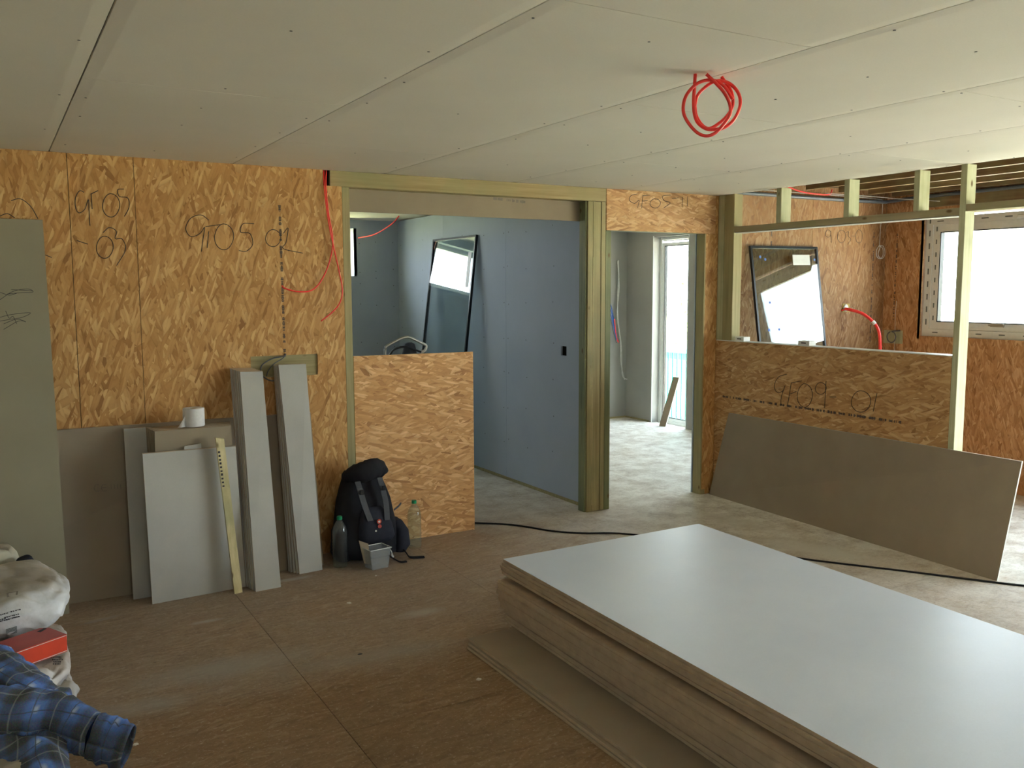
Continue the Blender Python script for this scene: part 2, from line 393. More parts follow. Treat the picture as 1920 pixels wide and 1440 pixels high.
# joists over the kitchen
kj = thing('ceiling_kitchen', (6.1, 3, 2.45), 'bare brown floor joists above the kitchen', 'ceiling', kind='structure')
for k, x in enumerate([5.12, 5.50, 5.90, 6.30, 6.68, 7.00]):
    box('joist', x, x+.045, -3, 5.25, 2.48, 2.70, JOIST, kj)
box('joist', 5.10, 7.10, 5.25, 5.30, 2.52, 2.70, JOIST, kj)
box('floor_deck', 5.0, 7.4, -3, 5.4, 2.70, 2.72, JOIST, kj)
box('metal_batten', 5.22, 5.25, 1.0, 4.0, 2.472, 2.479, WHITEC, kj)

# ---- back wall
wbk = thing('wall_back', (3, BY, 0), 'strand board back wall with timber framed opening and doorway', 'wall', kind='structure')
def osb_panel(x0, x1, z0, z1, mat, par, holes=(), y=BY, t=.012):
    mb = MB()
    if z1 == CZ: z1 = CZ-.0005
    if not holes: mb.box(x0, x1, y, y+t, z0, z1)
    else:
        a, b, c, d = holes
        mb.box(x0, a, y, y+t, z0, z1); mb.box(b, x1, y, y+t, z0, z1); mb.box(a, b, y, y+t, z0, c)
        if d < z1: mb.box(a, b, y, y+t, d, z1)
    return mb.build('osb_panel', mat, par)
osb_panel(-1.6, -.801, 0, CZ, OSB_BACK, wbk); pa = osb_panel(-.797, .401, 0, CZ, OSB_BACK, wbk)
pb = osb_panel(.404, .730, 0, CZ, OSB_BACK, wbk)
pc = osb_panel(.733, 1.808, 0, CZ, OSB_BACK, wbk, (1.333, 1.745, 1.145, 1.275))
osb_panel(1.809, 1.926, 0, 2.305, OSB_BACK, wbk)
box('noggin', 1.25, 1.80, BY+.0125, BY+.05, 1.10, 1.32, TX, wbk)
box('notch_back', 1.80, 1.86, BY+.03, BY+.05, 2.29, CZ, DARK, wbk)
box('stud', 1.927, 1.976, BY+.001, BY+.09, 0, 2.303, TZ, wbk, .002)
box('plasterboard_edge', 1.977, 1.991, BY+.05, BY+.104, 0.0, 2.30, PB_LIGHT, wbk)
box('header_beam', 1.852, 3.948, BY, BY+.088, 2.304, CZ-.0006, TXW, wbk, .002)
hp = MB().slab([(1.977, BY+.091, 2.163), (3.80, BY+.091, 2.163), (3.80, BY+.091, CZ), (1.977, BY+.091, CZ)], (0, .013, 0)).build('plasterboard_panel', PB_BACK2, wbk)
for (a, b, m, y0, y1) in ((3.786, 3.832, TZ, BY, BY+.088), (3.835, 3.905, TZ, BY+.004, BY+.088), (3.908, 3.947, TZ, BY+.002, BY+.088)):
    box('stud', a, b, y0, y1, .0, 2.303, m, wbk, .002)
box('stud', 3.949, 3.999, BY+.003, BY+.088, 0, 2.095, TDARK, wbk, .002)
box('stud', 3.772, 3.785, BY+.012, BY+.09, 0, 2.303, TDARK, wbk, .002)
box('splinter_strip', 3.832, 3.836, BY-.002, BY+.004, .05, 1.9, BATTEN, wbk)
hd = osb_panel(3.952, 5.022, 2.100, CZ, OSB_HDR, wbk)
osb_panel(5.024, PX, 2.100, CZ, OSB_BACK, wbk)
box('stud', 4.0, 4.912, BY+.013, BY+.09, 2.10, 2.15, TX, wbk)
osb_panel(4.925, PX, 0, 2.099, OSB_BACK, wbk)
box('stud', 4.912, 4.9249, BY, BY+.09, .0, 2.099, TZ, wbk)
box('sole_plate', 4.913, 4.96, BY-.001, BY+.088, .001, .04, TX, wbk)
# framing and board behind the panels
box('wall_core', -1.6, 1.24, BY+.0125, BY+.09, 0, CZ+.014, DARK, wbk)
box('top_plate', 1.25, PX, BY+.0125, BY+.088, CZ-.0005, CZ+.03, DARK, wbk)
box('plasterboard_panel', -1.6, 1.926, BY+.091, BY+.104, 0, CZ, PBW, wbk)
box('plasterboard_panel', 4.913, 7.10, BY+.10, BY+.113, 0, CZ, PBW, wbk)
box('plasterboard_panel', 4.0, 4.913, BY+.10, BY+.113, 2.10, CZ, PBW, wbk)
# cut half-height panel closing the lower left of the opening
pl = mesh('osb_panel', [v for v in MB().slab([(1.979, BY+.002, .004), (2.838, BY+.002, .004), (2.836, BY+.002, 1.246), (1.979, BY+.002, 1.250)], (0, .012, 0)).v], BF, [OSB_LOOSE, OSB_EDGE], wbk, [0,0,0,1,1,1])
box('stud', 2.79, 2.835, BY+.015, BY+.09, .0, 1.235, TZ, wbk)
box('stud', 1.98, 2.789, BY+.015, BY+.09, 1.19, 1.235, TX, wbk)

# ---- kitchen partition
wk = thing('wall_kitchen', (PX, 4.3, 0), 'half height strand board partition with bare studs and rail', 'wall', kind='structure')
ph = MB().box(PX, PX+.012, 3.318, 5.368, 0, 1.252).build('osb_panel', OSB_HALF, wk)
box('top_plate', PX+.001, PX+.10, 3.32, 5.366, 1.2525, 1.258, UPVC, wk)
box('wall_core', PX+.013, PX+.09, 3.32, 5.36, 0, 1.25, TY, wk)
box('osb_panel', PX+.091, PX+.103, 3.318, 5.368, 0, 1.25, OSB_HALF, wk)
box('stud', PX+.001, PX+.09, 5.195, 5.30, 1.259, CZ, TZ, wk, .002)
box('stud', PX+.001, PX+.09, 5.302, 5.366, 1.259, CZ, TPALE, wk)
for (a, b) in ((4.72, 4.767), (4.12, 4.163), (3.592, 3.632)): box('stud', PX+.002, PX+.105, a, b, 2.148, CZ, TPALE, wk, .002)
box('stud', PX-.001, PX+.09, 3.277, 3.317, 0, CZ, TPALE, wk, .002)
box('rail', PX, PX+.09, 3.317, 5.194, 2.101, 2.147, TY, wk, .002)
box('rail', PX, PX+.09, 1.9, 3.276, 2.122, 2.163, TY, wk, .002)
box('rail_liner', PX+.002, PX+.088, 3.33, 5.18, 2.096, 2.100, WHITEP, wk)

# ---- exterior (right) wall with its openings
we = thing('wall_right', (EX, 4, 0), 'exterior strand board wall holding the kitchen window', 'wall', kind='structure')
def ext_piece(y0, y1, z0, z1, mat, name='osb_panel'):
    box(name, EX, EX+.013, y0, y1, z0, z1, mat, we)
    box('wall_core', EX+.014, EX+.17, y0, y1, z0, z1, PBC if mat == PBC else BRICK, we)
KW = (3.60, 4.985, 1.245, 2.275)
ext_piece(-3, -1.2, 0, 2.7, OSB_EXT); ext_piece(-1.2, 3.0, 2.2, 2.7, OSB_EXT); ext_piece(3.0, KW[0], 0, 2.7, OSB_EXT)
ext_piece(KW[0], KW[1], 0, KW[2], OSB_EXT); ext_piece(KW[0], KW[1], KW[3]+.02, 2.7, OSB_EXT); ext_piece(KW[1], 5.369, 0, 2.7, OSB_EXT)
DW = (8.035, 8.665, .012, 2.295)
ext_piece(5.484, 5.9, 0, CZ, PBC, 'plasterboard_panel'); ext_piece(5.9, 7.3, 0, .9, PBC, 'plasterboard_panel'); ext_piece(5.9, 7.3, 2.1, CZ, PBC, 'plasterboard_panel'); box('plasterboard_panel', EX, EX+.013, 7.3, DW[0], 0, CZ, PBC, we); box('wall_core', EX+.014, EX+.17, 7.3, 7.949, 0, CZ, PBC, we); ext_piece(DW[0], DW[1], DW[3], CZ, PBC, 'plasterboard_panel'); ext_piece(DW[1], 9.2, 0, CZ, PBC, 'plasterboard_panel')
box('wall_core', EX+.014, EX+.30, 5.37, 5.483, 0, 2.7, BRICK, we)
for (a, b) in ((8.666, 8.678), (8.022, 8.034)): box('reveal_lining', EX-.006, EX+.099, a, b, 0, 2.31, UPVC, we)
box('timber_liner', EX+.0, EX+.04, 4.986, 5.01, 1.22, 2.30, TZ, we)
box('beam', EX-.045, EX-.001, -3, 4.93, 2.36, 2.47, JOIST, we)

# kitchen back wall
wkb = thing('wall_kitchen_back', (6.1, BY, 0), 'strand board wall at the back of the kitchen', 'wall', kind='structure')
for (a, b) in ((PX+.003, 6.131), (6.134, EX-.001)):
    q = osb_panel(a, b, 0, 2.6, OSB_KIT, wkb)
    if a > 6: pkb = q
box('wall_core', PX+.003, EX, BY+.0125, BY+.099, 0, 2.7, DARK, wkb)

# ---- bathroom shell
XB = 3.86; YB = 9.03
wbr = thing('wall_bathroom_right', (XB, 7.2, 0), 'blue grey plasterboard side wall of the bathroom with a cut socket hole', 'wall', kind='structure')
def side_panel(y0, y1, z0, z1, hole=None):
    mb = MB()
    if hole:
        a, b, c, d = hole
        mb.box(XB, XB+.013, y0, a, z0, z1); mb.box(XB, XB+.013, b, y1, z0, z1); mb.box(XB, XB+.013, a, b, z0, c); mb.box(XB, XB+.013, a, b, d, z1)
    else: mb.box(XB, XB+.013, y0, y1, z0, z1)
    return mb.build('plasterboard_panel', PBW, wbr)
side_panel(5.475, 6.694, .025, CZ, (5.755, 5.83, 1.15, 1.225)); side_panel(6.696, 7.914, .025, CZ); side_panel(7.916, YB, .025, CZ)
box('wall_core', XB+.03, XB+.10, 5.475, 9.2, 0, CZ, DARK, wbr)
mb = MB()
for y in (5.56, 5.95, 6.35, 6.66, 6.73, 7.1, 7.5, 7.88, 7.95, 8.4, 8.95):
    for z in (.35, .65, .95, 1.25, 1.55, 1.85, 2.15):
        mb.lathe((XB-.001, y+random.uniform(-.015,.015), z+random.uniform(-.02,.02)), [(.005,0),(.005,.002)], 6, axis=(1,0,0))
tag(mb.build('screw_head', SCREW, wbr), kind='stuff')
wbb = thing('wall_bathroom_back', (2.2, YB, 0), 'dim grey plasterboard wall at the back of the bathroom', 'wall', kind='structure')
BW = (.95, 3.36, 1.81, 2.31)
for (a, b, c, d) in ((-.5, BW[0], 0, 1.808), (BW[0], XB, 0, 1.808), (-.5, BW[0], 1.811, CZ), (BW[1], XB, 1.811, CZ), (BW[0], BW[1], BW[3], CZ)):
    box('plasterboard_panel', a, b, YB, YB+.013, c, d, PBW, wbb)
for (a, b, c, d) in ((-.5, BW[0], 0, CZ), (BW[1]+.03, XB+.1, 0, CZ), (BW[0], BW[1]+.03, 0, BW[2]), (BW[0], BW[1]+.03, BW[3], CZ)):
    box('wall_core', a, b, YB+.014, YB+.20, c, d, PBW, wbb)
box('reveal_lining', BW[1], BW[1]+.029, YB+.0, YB+.139, BW[2], BW[3], UPVC, wbb)
mb = MB()
for x in (3.42, 3.6, 3.8):
    for z in (.3, .75, 1.1, 1.5, 1.75, 1.9, 2.2): mb.lathe((x, YB-.001, z+random.uniform(-.05,.05)), [(.005,0),(.005,.002)], 6, axis=(0,1,0))
tag(mb.build('screw_head', SCREW, wbb), kind='stuff')
wbl = box('wall_bathroom_left', -.6, -.5, 5.475, 9.2, 0, CZ, PBW); tag(wbl, 'plasterboard wall on the far left of the bathroom', 'wall', kind='structure')
cb_ = box('ceiling_bathroom', -.5, XB+.1, 5.475, YB+.3, CZ+.012, CZ+.03, CEIL); tag(cb_, 'pale plasterboard ceiling of the bathroom', 'ceiling', kind='structure')
tr = box('trim_1', XB-.006, XB+.012, 5.475, YB, 0, .024, TX); tag(tr, 'thin brown packer strip under the bathroom side wall', 'trim', kind='structure')

# ---- corridor shell
wcb = thing('wall_corridor_back', (5.5, 9.2, 0), 'plasterboard end wall of the corridor beyond the doorway', 'wall', kind='structure')
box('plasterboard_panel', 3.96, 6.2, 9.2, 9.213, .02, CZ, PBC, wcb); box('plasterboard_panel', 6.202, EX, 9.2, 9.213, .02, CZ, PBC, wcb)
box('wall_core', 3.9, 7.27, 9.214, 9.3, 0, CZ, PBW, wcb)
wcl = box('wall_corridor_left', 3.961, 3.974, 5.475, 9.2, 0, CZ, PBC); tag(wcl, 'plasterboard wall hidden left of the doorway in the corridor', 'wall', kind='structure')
cc_ = box('ceiling_corridor', 3.961, 7.4, 5.484, 9.3, CZ+.001, CZ+.02, CEIL); tag(cc_, 'plasterboard ceiling of the corridor', 'ceiling', kind='structure')
bs = box('baseboard_corridor', 6.2, EX, 9.188, 9.199, 0, .02, TX); tag(bs, 'thin brown packer along the foot of the corridor end wall', 'trim', kind='structure')
bs = box('baseboard_right', EX-.012, EX-.001, 8.72, 9.187, 0, .02, TX); tag(bs, 'thin brown packer beside the tall glazed door', 'trim', kind='structure')

# ---- walls behind the camera
wl = box('wall_left', -1.7, -1.6, -3, 5.47, 0, 2.7, PB_LIGHT); tag(wl, 'pale plasterboard wall at the far left behind the viewer', 'wall', kind='structure')
wf = thing('wall_front', (3, -3, 0), 'pale plasterboard wall behind the viewer with an added fill window', 'wall', kind='structure')
for (a, b, c, d) in ((-1.7, FWN[0], 0, 2.75), (FWN[1], 7.4, 0, 2.75), (FWN[0], FWN[1], 0, FWN[2]), (FWN[0], FWN[1], FWN[3], 2.75)): box('wall_core', a, b, -3.15, -3, c, d, PB_LIGHT, wf)

# ---- windows
def frame_x(name, x, y0, y1, z0, z1, th, dep, par, mat=UPVC):
    """four members of a frame standing in a YZ plane"""
    mb = MB().box(x, x+dep, y0, y0+th, z0, z1).box(x, x+dep, y1-th, y1, z0, z1).box(x, x+dep, y0+th, y1-th, z0, z0+th).box(x, x+dep, y0+th, y1-th, z1-th, z1)
    return mb.build(name, mat, par)
w1 = thing('window_1', (EX+.06, 4.07, KW[2]), 'white plastic kitchen window with printed protective film', 'window', kind='structure')
frame_x('window_frame', EX+.035, KW[0], KW[1], KW[2], KW[3], .062, .07, w1)
frame_x('sash', EX+.045, KW[0]+.063, KW[1]-.063, KW[2]+.063, KW[3]-.063, .062, .065, w1)
frame_x('glazing_gasket', EX+.048, KW[0]+.126, KW[1]-.126, KW[2]+.126, KW[3]-.126, .008, .05, w1, SPACER)
box('pane', EX+.07, EX+.076, KW[0]+.125, KW[1]-.125, KW[2]+.125, KW[3]-.125, GLASS, w1)
hn = MB().box(EX+.028, EX+.045, 4.25, 4.36, 1.345, 1.375).box(EX+.018, EX+.03, 4.24, 4.37, 1.352, 1.366).build('handle', CHROME, w1)
for yy in (3.95, 4.12): box('trickle_vent', EX+.022, EX+.035, yy-.065, yy+.065, 2.222, 2.246, WHITEP, w1, .004)
mb = MB()
for k in range(9):
    y = KW[1]-.04; z = KW[2]+.1+k*.11; mb.box(EX+.0335, EX+.035, y, y+.012, z, z+.05)
    y = KW[1]-.1; mb.box(EX+.0435, EX+.045, y, y+.012, z+.04, z+.08)
for k in range(6):
    y = KW[1]-.1-k*.2; mb.box(EX+.0335, EX+.035, y-.05, y, KW[2]+.03, KW[2]+.04); mb.box(EX+.0335, EX+.035, y-.06, y, KW[3]-.04, KW[3]-.03)
tag(mb.build('film_print', STICK, w1), kind='stuff')
w2 = thing('window_2', (2.5, YB+.2, BW[2]), 'wide shallow white window high in the bathroom back wall', 'window', kind='structure')
def frame_y(name, y, x0, x1, z0, z1, th, dep, par, mat=UPVC):
    mb = MB().box(x0, x0+th, y, y+dep, z0, z1).box(x1-th, x1, y, y+dep, z0, z1).box(x0+th, x1-th, y, y+dep, z0, z0+th).box(x0+th, x1-th, y, y+dep, z1-th, z1)
    return mb.build(name, mat, par)
frame_y('window_frame', YB+.14, BW[0], BW[1]+.029, BW[2], BW[3], .05, .06, w2); box('pane', BW[0]+.05, BW[1]-.02, YB+.165, YB+.171, BW[2]+.05, BW[3]-.05, GLASS, w2)
d1 = thing('door_1', (EX+.15, 8.38, 0), 'tall narrow glazed door with white frame at the corridor end', 'door', kind='structure')
frame_x('door_frame', EX+.10, 7.95, DW[1]-.001, .0, DW[3], .035, .07, d1); frame_x('door_leaf', EX+.11, 7.986, DW[1]-.037, .036, DW[3]-.07, .034, .05, d1)
frame_x('glazing_gasket', EX+.112, 8.021, DW[1]-.072, .071, DW[3]-.105, .008, .04, d1, SPACER)
box('pane', EX+.13, EX+.136, 8.020, DW[1]-.071, .070, DW[3]-.104, GLASS, d1)
for z in (2.243, 2.275): box('trickle_vent', EX+.088, EX+.10, 8.12, 8.60, z, z+.014, WHITEP, d1)
w5 = thing('fill_window_corridor', (EX+.1, 6.6, .9), 'unseen white framed window added to brighten the corridor right of the doorway', 'window', kind='structure')  # unseen window, added to brighten the corridor and its floor
frame_x('window_frame', EX+.08, 5.9, 7.3, .9, 2.1, .06, .07, w5); box('pane', EX+.11, EX+.116, 5.96, 7.24, .96, 2.04, GLASS, w5)
w4 = thing('fill_window_rear', (.4, -3.08, 1.35), 'unseen white framed window added behind the viewer for fill light', 'window', kind='structure')  # unseen window, added as frontal fill for the back wall
frame_y('window_frame', -3.12, FWN[0], FWN[1], FWN[2], FWN[3], .06, .06, w4); box('mullion', .37, .43, -3.12, -3.06, 1.411, 1.939, UPVC, w4)
box('pane', FWN[0]+.06, .37, -3.095, -3.089, 1.41, 1.94, GLASS, w4); box('pane', .43, FWN[1]-.06, -3.095, -3.089, 1.41, 1.94, GLASS, w4)
w3 = thing('window_3', (EX+.1, .65, 0), 'wide glazed patio opening to the right of the viewer', 'window', kind='structure')
frame_x('window_frame', EX+.1, -1.2, 3.0, 0, 2.2, .05, .07, w3); box('mullion', EX+.1, EX+.17, .87, .93, .05, 2.15, UPVC, w3)
box('pane', EX+.13, EX+.136, -1.15, .87, .05, 2.15, GLASS, w3); box('pane', EX+.13, EX+.136, .93, 2.95, .05, 2.15, GLASS, w3)

# ================================================================== writing on the walls
def strokes(name, ls, ax, v, off, par, ox, oy, sc, r=.0022, mat=PENCIL):
    mb = MB()
    for s in ls:
        if s[0] == 'o':
            _, cx_, cy_, rx, ry = s; pts = [(cx_+rx*math.cos(t*.48-1.2)*(1+.05*math.sin(t)), cy_+ry*math.sin(t*.48-1.2)) for t in range(14)]
        else: pts = s
        P = [px(ox+x/sc, oy+y/sc, ax, v+off) for x, y in pts]
        if len(P) > 2: P = spline(P, 4)
        mb.tube(P, r, 5)
    return mb.build(name, mat, par)
Z1 = (0, 260, 2.88)
strokes('pencil_mark', [[(455,290),(430,282),(408,320),(408,370),(425,400),(455,385),(470,350),(478,330),(482,400),(486,470)], [(492,300),(498,380)], [(490,300),(530,280)], ('o',600,360,45,63), [(670,272),(636,276),(645,312),(690,320),(697,370),(672,420)],
    [(415,550),(475,570)], ('o',566,586,44,60), [(556,508),(590,480),(628,500),(622,540),(660,542),(678,600),(630,685)]], 'Y', BY, -.0006, pb, *Z1)
strokes('pencil_mark', [[(1128,440),(1085,412),(1030,430),(1003,485),(1030,528),(1080,512),(1105,478),(1095,550),(1088,610)], [(1128,500),(1118,590)], [(1110,475),(1190,464)], ('o',1210,530,50,70), [(1372,460),(1312,460),(1300,505),(1350,512),(1365,570),(1330,608),(1290,604)],
    ('o',1475,537,40,46), [(1530,512),(1556,482),(1545,560),(1530,594),(1636,618)]], 'Y', BY, -.0006, pc, *Z1)
strokes('pencil_mark', [[(60,335),(110,325),(165,365),(205,432)], [(0,418),(40,405),(80,428)], [(245,628),(280,642)]], 'Y', BY, -.0006, pa, *Z1)
strokes('pencil_mark', [[(565,175),(500,195),(466,262),(485,312),(530,308),(552,262),(525,340),(518,405),(545,420)], [(600,240),(570,420)], [(598,242),(682,225)], [(590,330),(640,308)], ('o',705,340,58,92), ('o',830,285,42,46), [(872,228),(860,440)],
    [(900,352),(950,352)], ('o',1145,387,74,84), [(1270,322),(1240,466)]], 'X', PX, -.0006, ph, 1340, 660, 4.174, .0022)
strokes('pencil_mark', [[(268,55),(240,62),(232,82),(255,96),(275,82),(268,115)], [(292,62),(285,118)], [(290,62),(322,60)], [(288,86),(312,84)], ('o',345,96,22,20), [(412,60),(378,64),(384,84),(410,94),(382,116)], [(418,74),(446,72)], [(464,68),(462,110)], [(486,66),(484,108)]],
    'Y', BY, -.0006, hd, 1080, 340, 2.322, .0022)
strokes('pencil_mark', [('o',745,505,16,22), [(760,490),(764,560)], ('o',825,522,24,38), [(850,500),(868,495),(866,520),(880,540),(862,570)], [(885,520),(905,520)], ('o',930,522,20,40)], 'Y', BY, -.0006, pkb, 1320, 280, 3.2, .0018)
def stamp(p0, p1, nrm, par, hgt=.016, seed=1, mat=INK):
    rnd = random.Random(seed); p0 = Vector(p0); p1 = Vector(p1); d = (p1-p0); L = d.length; d.normalize(); nrm = Vector(nrm); up = nrm.cross(d)
    mb = MB(); t = 0
    while t < L:
        wd = rnd.uniform(.03, .09); e = min(L, t+wd); c = t
        while c < e:
            g = rnd.uniform(.004, .008); h = hgt*rnd.uniform(.6, 1)
            if rnd.random() < .8:
                a = p0+d*c+nrm*.0006; b = p0+d*(c+g*.75)+nrm*.0006
                mb.slab([a-up*h/2, b-up*h/2, b+up*h/2, a+up*h/2], -nrm*.0005)
            c += g
        t = e+rnd.uniform(.012, .03)
    return tag(mb.build('stamped_print', mat, par), kind='stuff')
stamp(px(524,385,'Y',BY), px(534,668,'Y',BY), (0,-1,0), pc, .018, 1)
stamp(px(1355,743,'X',PX), px(1690,792,'X',PX), (-1,0,0), ph, .020, 2)
stamp(px(1639,436,'Y',BY), px(1631,640,'Y',BY), (0,-1,0), pkb, .016, 3)
stamp(px(1683,438,'X',EX), px(1675,600,'X',EX), (-1,0,0), we, .016, 4)
stamp(px(1447,432,'Y',BY), px(1446,462,'Y',BY), (0,-1,0), wkb, .016, 5)
stamp(px(925,372,'Y',BY+.091), px(985,379,'Y',BY+.091), (0,-1,0), hp, .022, 6, INKFAINT)

# ================================================================== fixed cables
def cable(name, pts, r, mat, label, cat='cable', group=None, n=6, seg=6):
    o = MB().tube(spline(pts, n), r, seg).build(name, mat, smooth=True); return tag(o, label, cat, group)
cable('red_cable', [px(x, y, 'Y', BY-v) for x, y, v in ((612,317,-.025),(611,350,.012),(616,400,.02),(624,450,.012),(618,490,.02),(603,525,.02),(585,544,.02),(560,547,.015),(535,541,.008),(528,535,-.004))], .0042, RED, 'red cable hanging from the ceiling notch and bending left into the strand board', 'cable')
cable('red_cable', [px(x, y, 'Y', BY-v) for x, y, v in ((607,317,-.025),(608,350,.022),(615,410,.03),(626,465,.03),(636,510,.03),(642,545,.03),(636,570,.03),(620,588,.03),(602,602,.03))], .0042, RED, 'red cable hanging from the ceiling notch with its loose end down by the doorway stud', 'cable')
t = thing('cable_coil', (2.13, 2.38, 2.20), 'coil of bright red cable dangling from the ceiling joint', 'cable')
def coilpt(x, y, dz=0):
    d = FW + RT*((x-960)/F_PX) - UP*((y-720)/F_PX); p0 = Vector((2.16, 2.37, 2.4)); q = CAM + d*((p0-CAM).dot(FW)/d.dot(FW)); return q + FW*dz
def zc(l, dz): return [coilpt(1200+x/6.4, 80+y/6.4, dz+i*.001) for i, (x, y) in enumerate(l)]
r_ = .0058
MB().tube(spline(zc([(665,350),(655,520),(645,700),(655,850),(700,960),(800,1030),(900,1035),(1020,1010),(1130,920),(1200,780),(1210,660),(1170,560),(1090,480),(1000,445),(900,450),(790,520),(700,620),(670,740)], 0)), r_, 8).build('cable_loop', RED, t, True)
MB().tube(spline(zc([(670,740),(690,860),(760,970),(850,1010),(960,950),(1060,860),(1130,740),(1130,600),(1085,500),(1000,378)], .018)), r_, 8).build('cable_loop', RED, t, True)
MB().tube(spline(zc([(782,400),(880,490),(990,610),(1060,740),(1070,860),(1010,970),(900,1090),(790,1130),(680,1090),(580,980),(520,860),(520,730),(570,610),(680,500),(800,455),(930,470),(1030,550),(1110,680)], -.018)), r_, 8).build('cable_loop', RED, t, True)
t = thing('floor_cable', (3.6, 4.6, 0), 'long black extension cable snaking across the floor behind the sheet stack', 'cable')
fp = [(2.5,5.85),(2.918,5.516),(3.09,5.37),(3.18,5.24),(3.274,5.055),(3.42,4.90),(3.682,4.715),(4.0,4.2),(4.264,3.707),(4.588,3.234),(4.925,2.734),(5.3,2.3),(5.8,2.1)]
MB().tube(spline([(x, y, .006) for x, y in fp]), .006, 6).build('cable', BLACKC, t, True)

# grey loop cables coming out of the hole in the back wall
cable('grey_cable', [px(x, y, 'Y', BY-.02) for x, y in ((535,668),(512,672),(492,684),(489,698),(496,708),(510,714),(524,710))], .0042, GREYC, 'grey cable loop bent out of the cut hole above the leaning strips', 'cable')
cable('grey_cable', [px(x, y, 'Y', BY-v) for x, y, v in ((536,664,.004),(530,672,.03),(514,682,.03),(503,695,.02),(500,705,-.005))], .0035, GREYC, 'thin grey cable crossing the cut hole beside the thicker loop', 'cable')

# ================================================================== left side: leaning boards
ORD = ['first', 'second', 'third', 'fourth', 'fifth', 'sixth', 'seventh', 'eighth', 'ninth', 'tenth']
def lean(name, q, t, mats, label, cat, group=None, fm=None):
    o = MB().slab(q, t).build(name, mats)
    for p, i in zip(o.data.polygons, fm or [0,1,2,2,2,2]): p.material_index = i
    return tag(o, label, cat, group)
PBM = [PB_LIGHT, PB_BACK, PB_EDGE]
A = lean('plasterboard_sheet', [(-.93,5.03,.0),(.272,5.035,.0),(.270,5.333,2.04),(-.93,5.33,2.04)], (0,.0124,.0018), [PB_GREY, PB_BACK, PB_EDGE], 'tall grey plasterboard sheet leaning on the wall at the far left', 'plasterboard')
strokes('pencil_scribble', [[(0,870),(70,825),(150,812),(178,828),(110,832),(40,838)], [(0,830),(50,845),(90,835)], [(60,815),(175,822)]], 'Y', 5.25, -.012, A, *Z1, r=.0014)
strokes('pencil_scribble', [[(0,965),(60,950),(165,940),(120,965),(60,975),(0,985)], [(20,1000),(90,975),(140,990),(100,985),(20,1030)], [(30,930),(50,970),(70,960),(90,1000)]], 'Y', 5.21, -.012, A, *Z1, r=.0014)
B = lean('plasterboard_sheet', [(-.80,5.225,.0),(1.675,5.145,.0),(1.682,5.345,.915),(-.80,5.350,.925)], (0,.0124,.002), [PB_BACK, PB_BACK, PB_EDGE], 'long low brown plasterboard sheet at the back, reaching under both strip bundles', 'plasterboard')
def glyphs(par, x0, y0, yv, w_, txt='CE'):
    mb = MB()
    P = lambda x, y: px(x, y, 'Y', yv)
    for cx0 in (0,):
        mb.tube([P(x0+10, y0-6), P(x0+3, y0-6), P(x0, y0), P(x0+3, y0+6), P(x0+10, y0+6)], .0011, 4)
        mb.tube([P(x0+24, y0-7), P(x0+16, y0-6), P(x0+14, y0), P(x0+17, y0+6), P(x0+25, y0+5)], .0011, 4); mb.tube([P(x0+15, y0-.5), P(x0+23, y0-1)], .0011, 4)
    for k in range(4): mb.tube([P(x0+32+k*6, y0-7), P(x0+33+k*6, y0+2)], .001, 4)
    return tag(mb.build('faint_print', INKFAINT, par), kind='stuff')
glyphs(B, 176, 915, 5.262, 1)
Cc = lean('plasterboard_sheet', [(.588,5.085,.0),(.715,5.085,.0),(.722,5.310,.905),(.608,5.312,.905)], (0,.0122,.003), PBM, 'narrow pale plasterboard strip standing left of the brown offcut stack', 'plasterboard')
# stack of brown offcuts
for k in range(7):
    y0 = 5.075+k*.0143; y1 = 5.135+k*.0265
    q = [(.735-.002*k, y0, .0), (1.150+.005*k, y0+.002, .0), (1.157+.005*k, y1+.022, .90), (.742-.003*k, y1, .905)]
    q = [(a, min(b, 5.31), c) for a, b, c in q]
    if k == 0: lab, g = 'front brown offcut of the stack carrying the paper roll', None
    else: lab, g = ORD[k]+' brown offcut from the front of the stack under the paper roll', 'offcuts in the stack under the roll'
    lean('plasterboard_offcut', q, (0,.0124,.0), [PB_BACK2, PB_BACK, PB_EDGE], lab, 'plasterboard', g)
lean('plasterboard_offcut', [(.87,5.083,.60),(.975,5.086,.60),(.982,5.121,.818),(.892,5.118,.810)], (0,.007,0), [PB_LIGHT, PB_BACK, PB_CUT], 'small white offcut peeping over the front pale board', 'plasterboard')
Ef = lean('plasterboard_sheet', [(.666,4.956,.0),(1.166,4.985,.0),(1.168,5.112,.787),(.669,5.084,.795)], (0,.0124,.003), PBM, 'pale rectangular plasterboard cut standing in front with a batten across it', 'plasterboard')
ft = thing('timber_batten', (1.11, 4.9, 0), 'short pale sawn batten leaning on the front pale board', 'batten')
MB().slab([(1.083,4.892,.0),(1.128,4.900,.0),(1.094,5.060,.842),(1.048,5.055,.852)], (0,.022,.003)).build('batten', BATTEN, ft)
mb = MB()
for k in range(10):
    a = px(409+k*.9, 848+k*7, 'Y', 5.045-k*.0085); mb.box(a.x-.003, a.x+.008, a.y-.001-.012, a.y-.012, a.z-.004, a.z+.004+random.uniform(0,.006))
tag(mb.build('stamped_print', INK, ft), kind='stuff')
# strip bundle one
for k in range(6):
    dx = [0, -.010, -.018, -.026, -.030, -.040][k]; yb = 4.870+k*.022; yt = 5.262+k*.0135
    q = [(1.193+dx*.6, yb, .0), (1.336+dx*.6, yb+.008, .0), (1.374+dx, yt, 1.192+.003*k), (1.242+dx, yt, 1.196+.003*k)]
    lean('plasterboard_strip', q, (0,.0122,.003), PBM, 'front strip of the left leaning plasterboard bundle' if k == 0 else ORD[k]+' strip from the front in the left leaning bundle', 'plasterboard', None if k == 0 else 'strips in the left bundle')
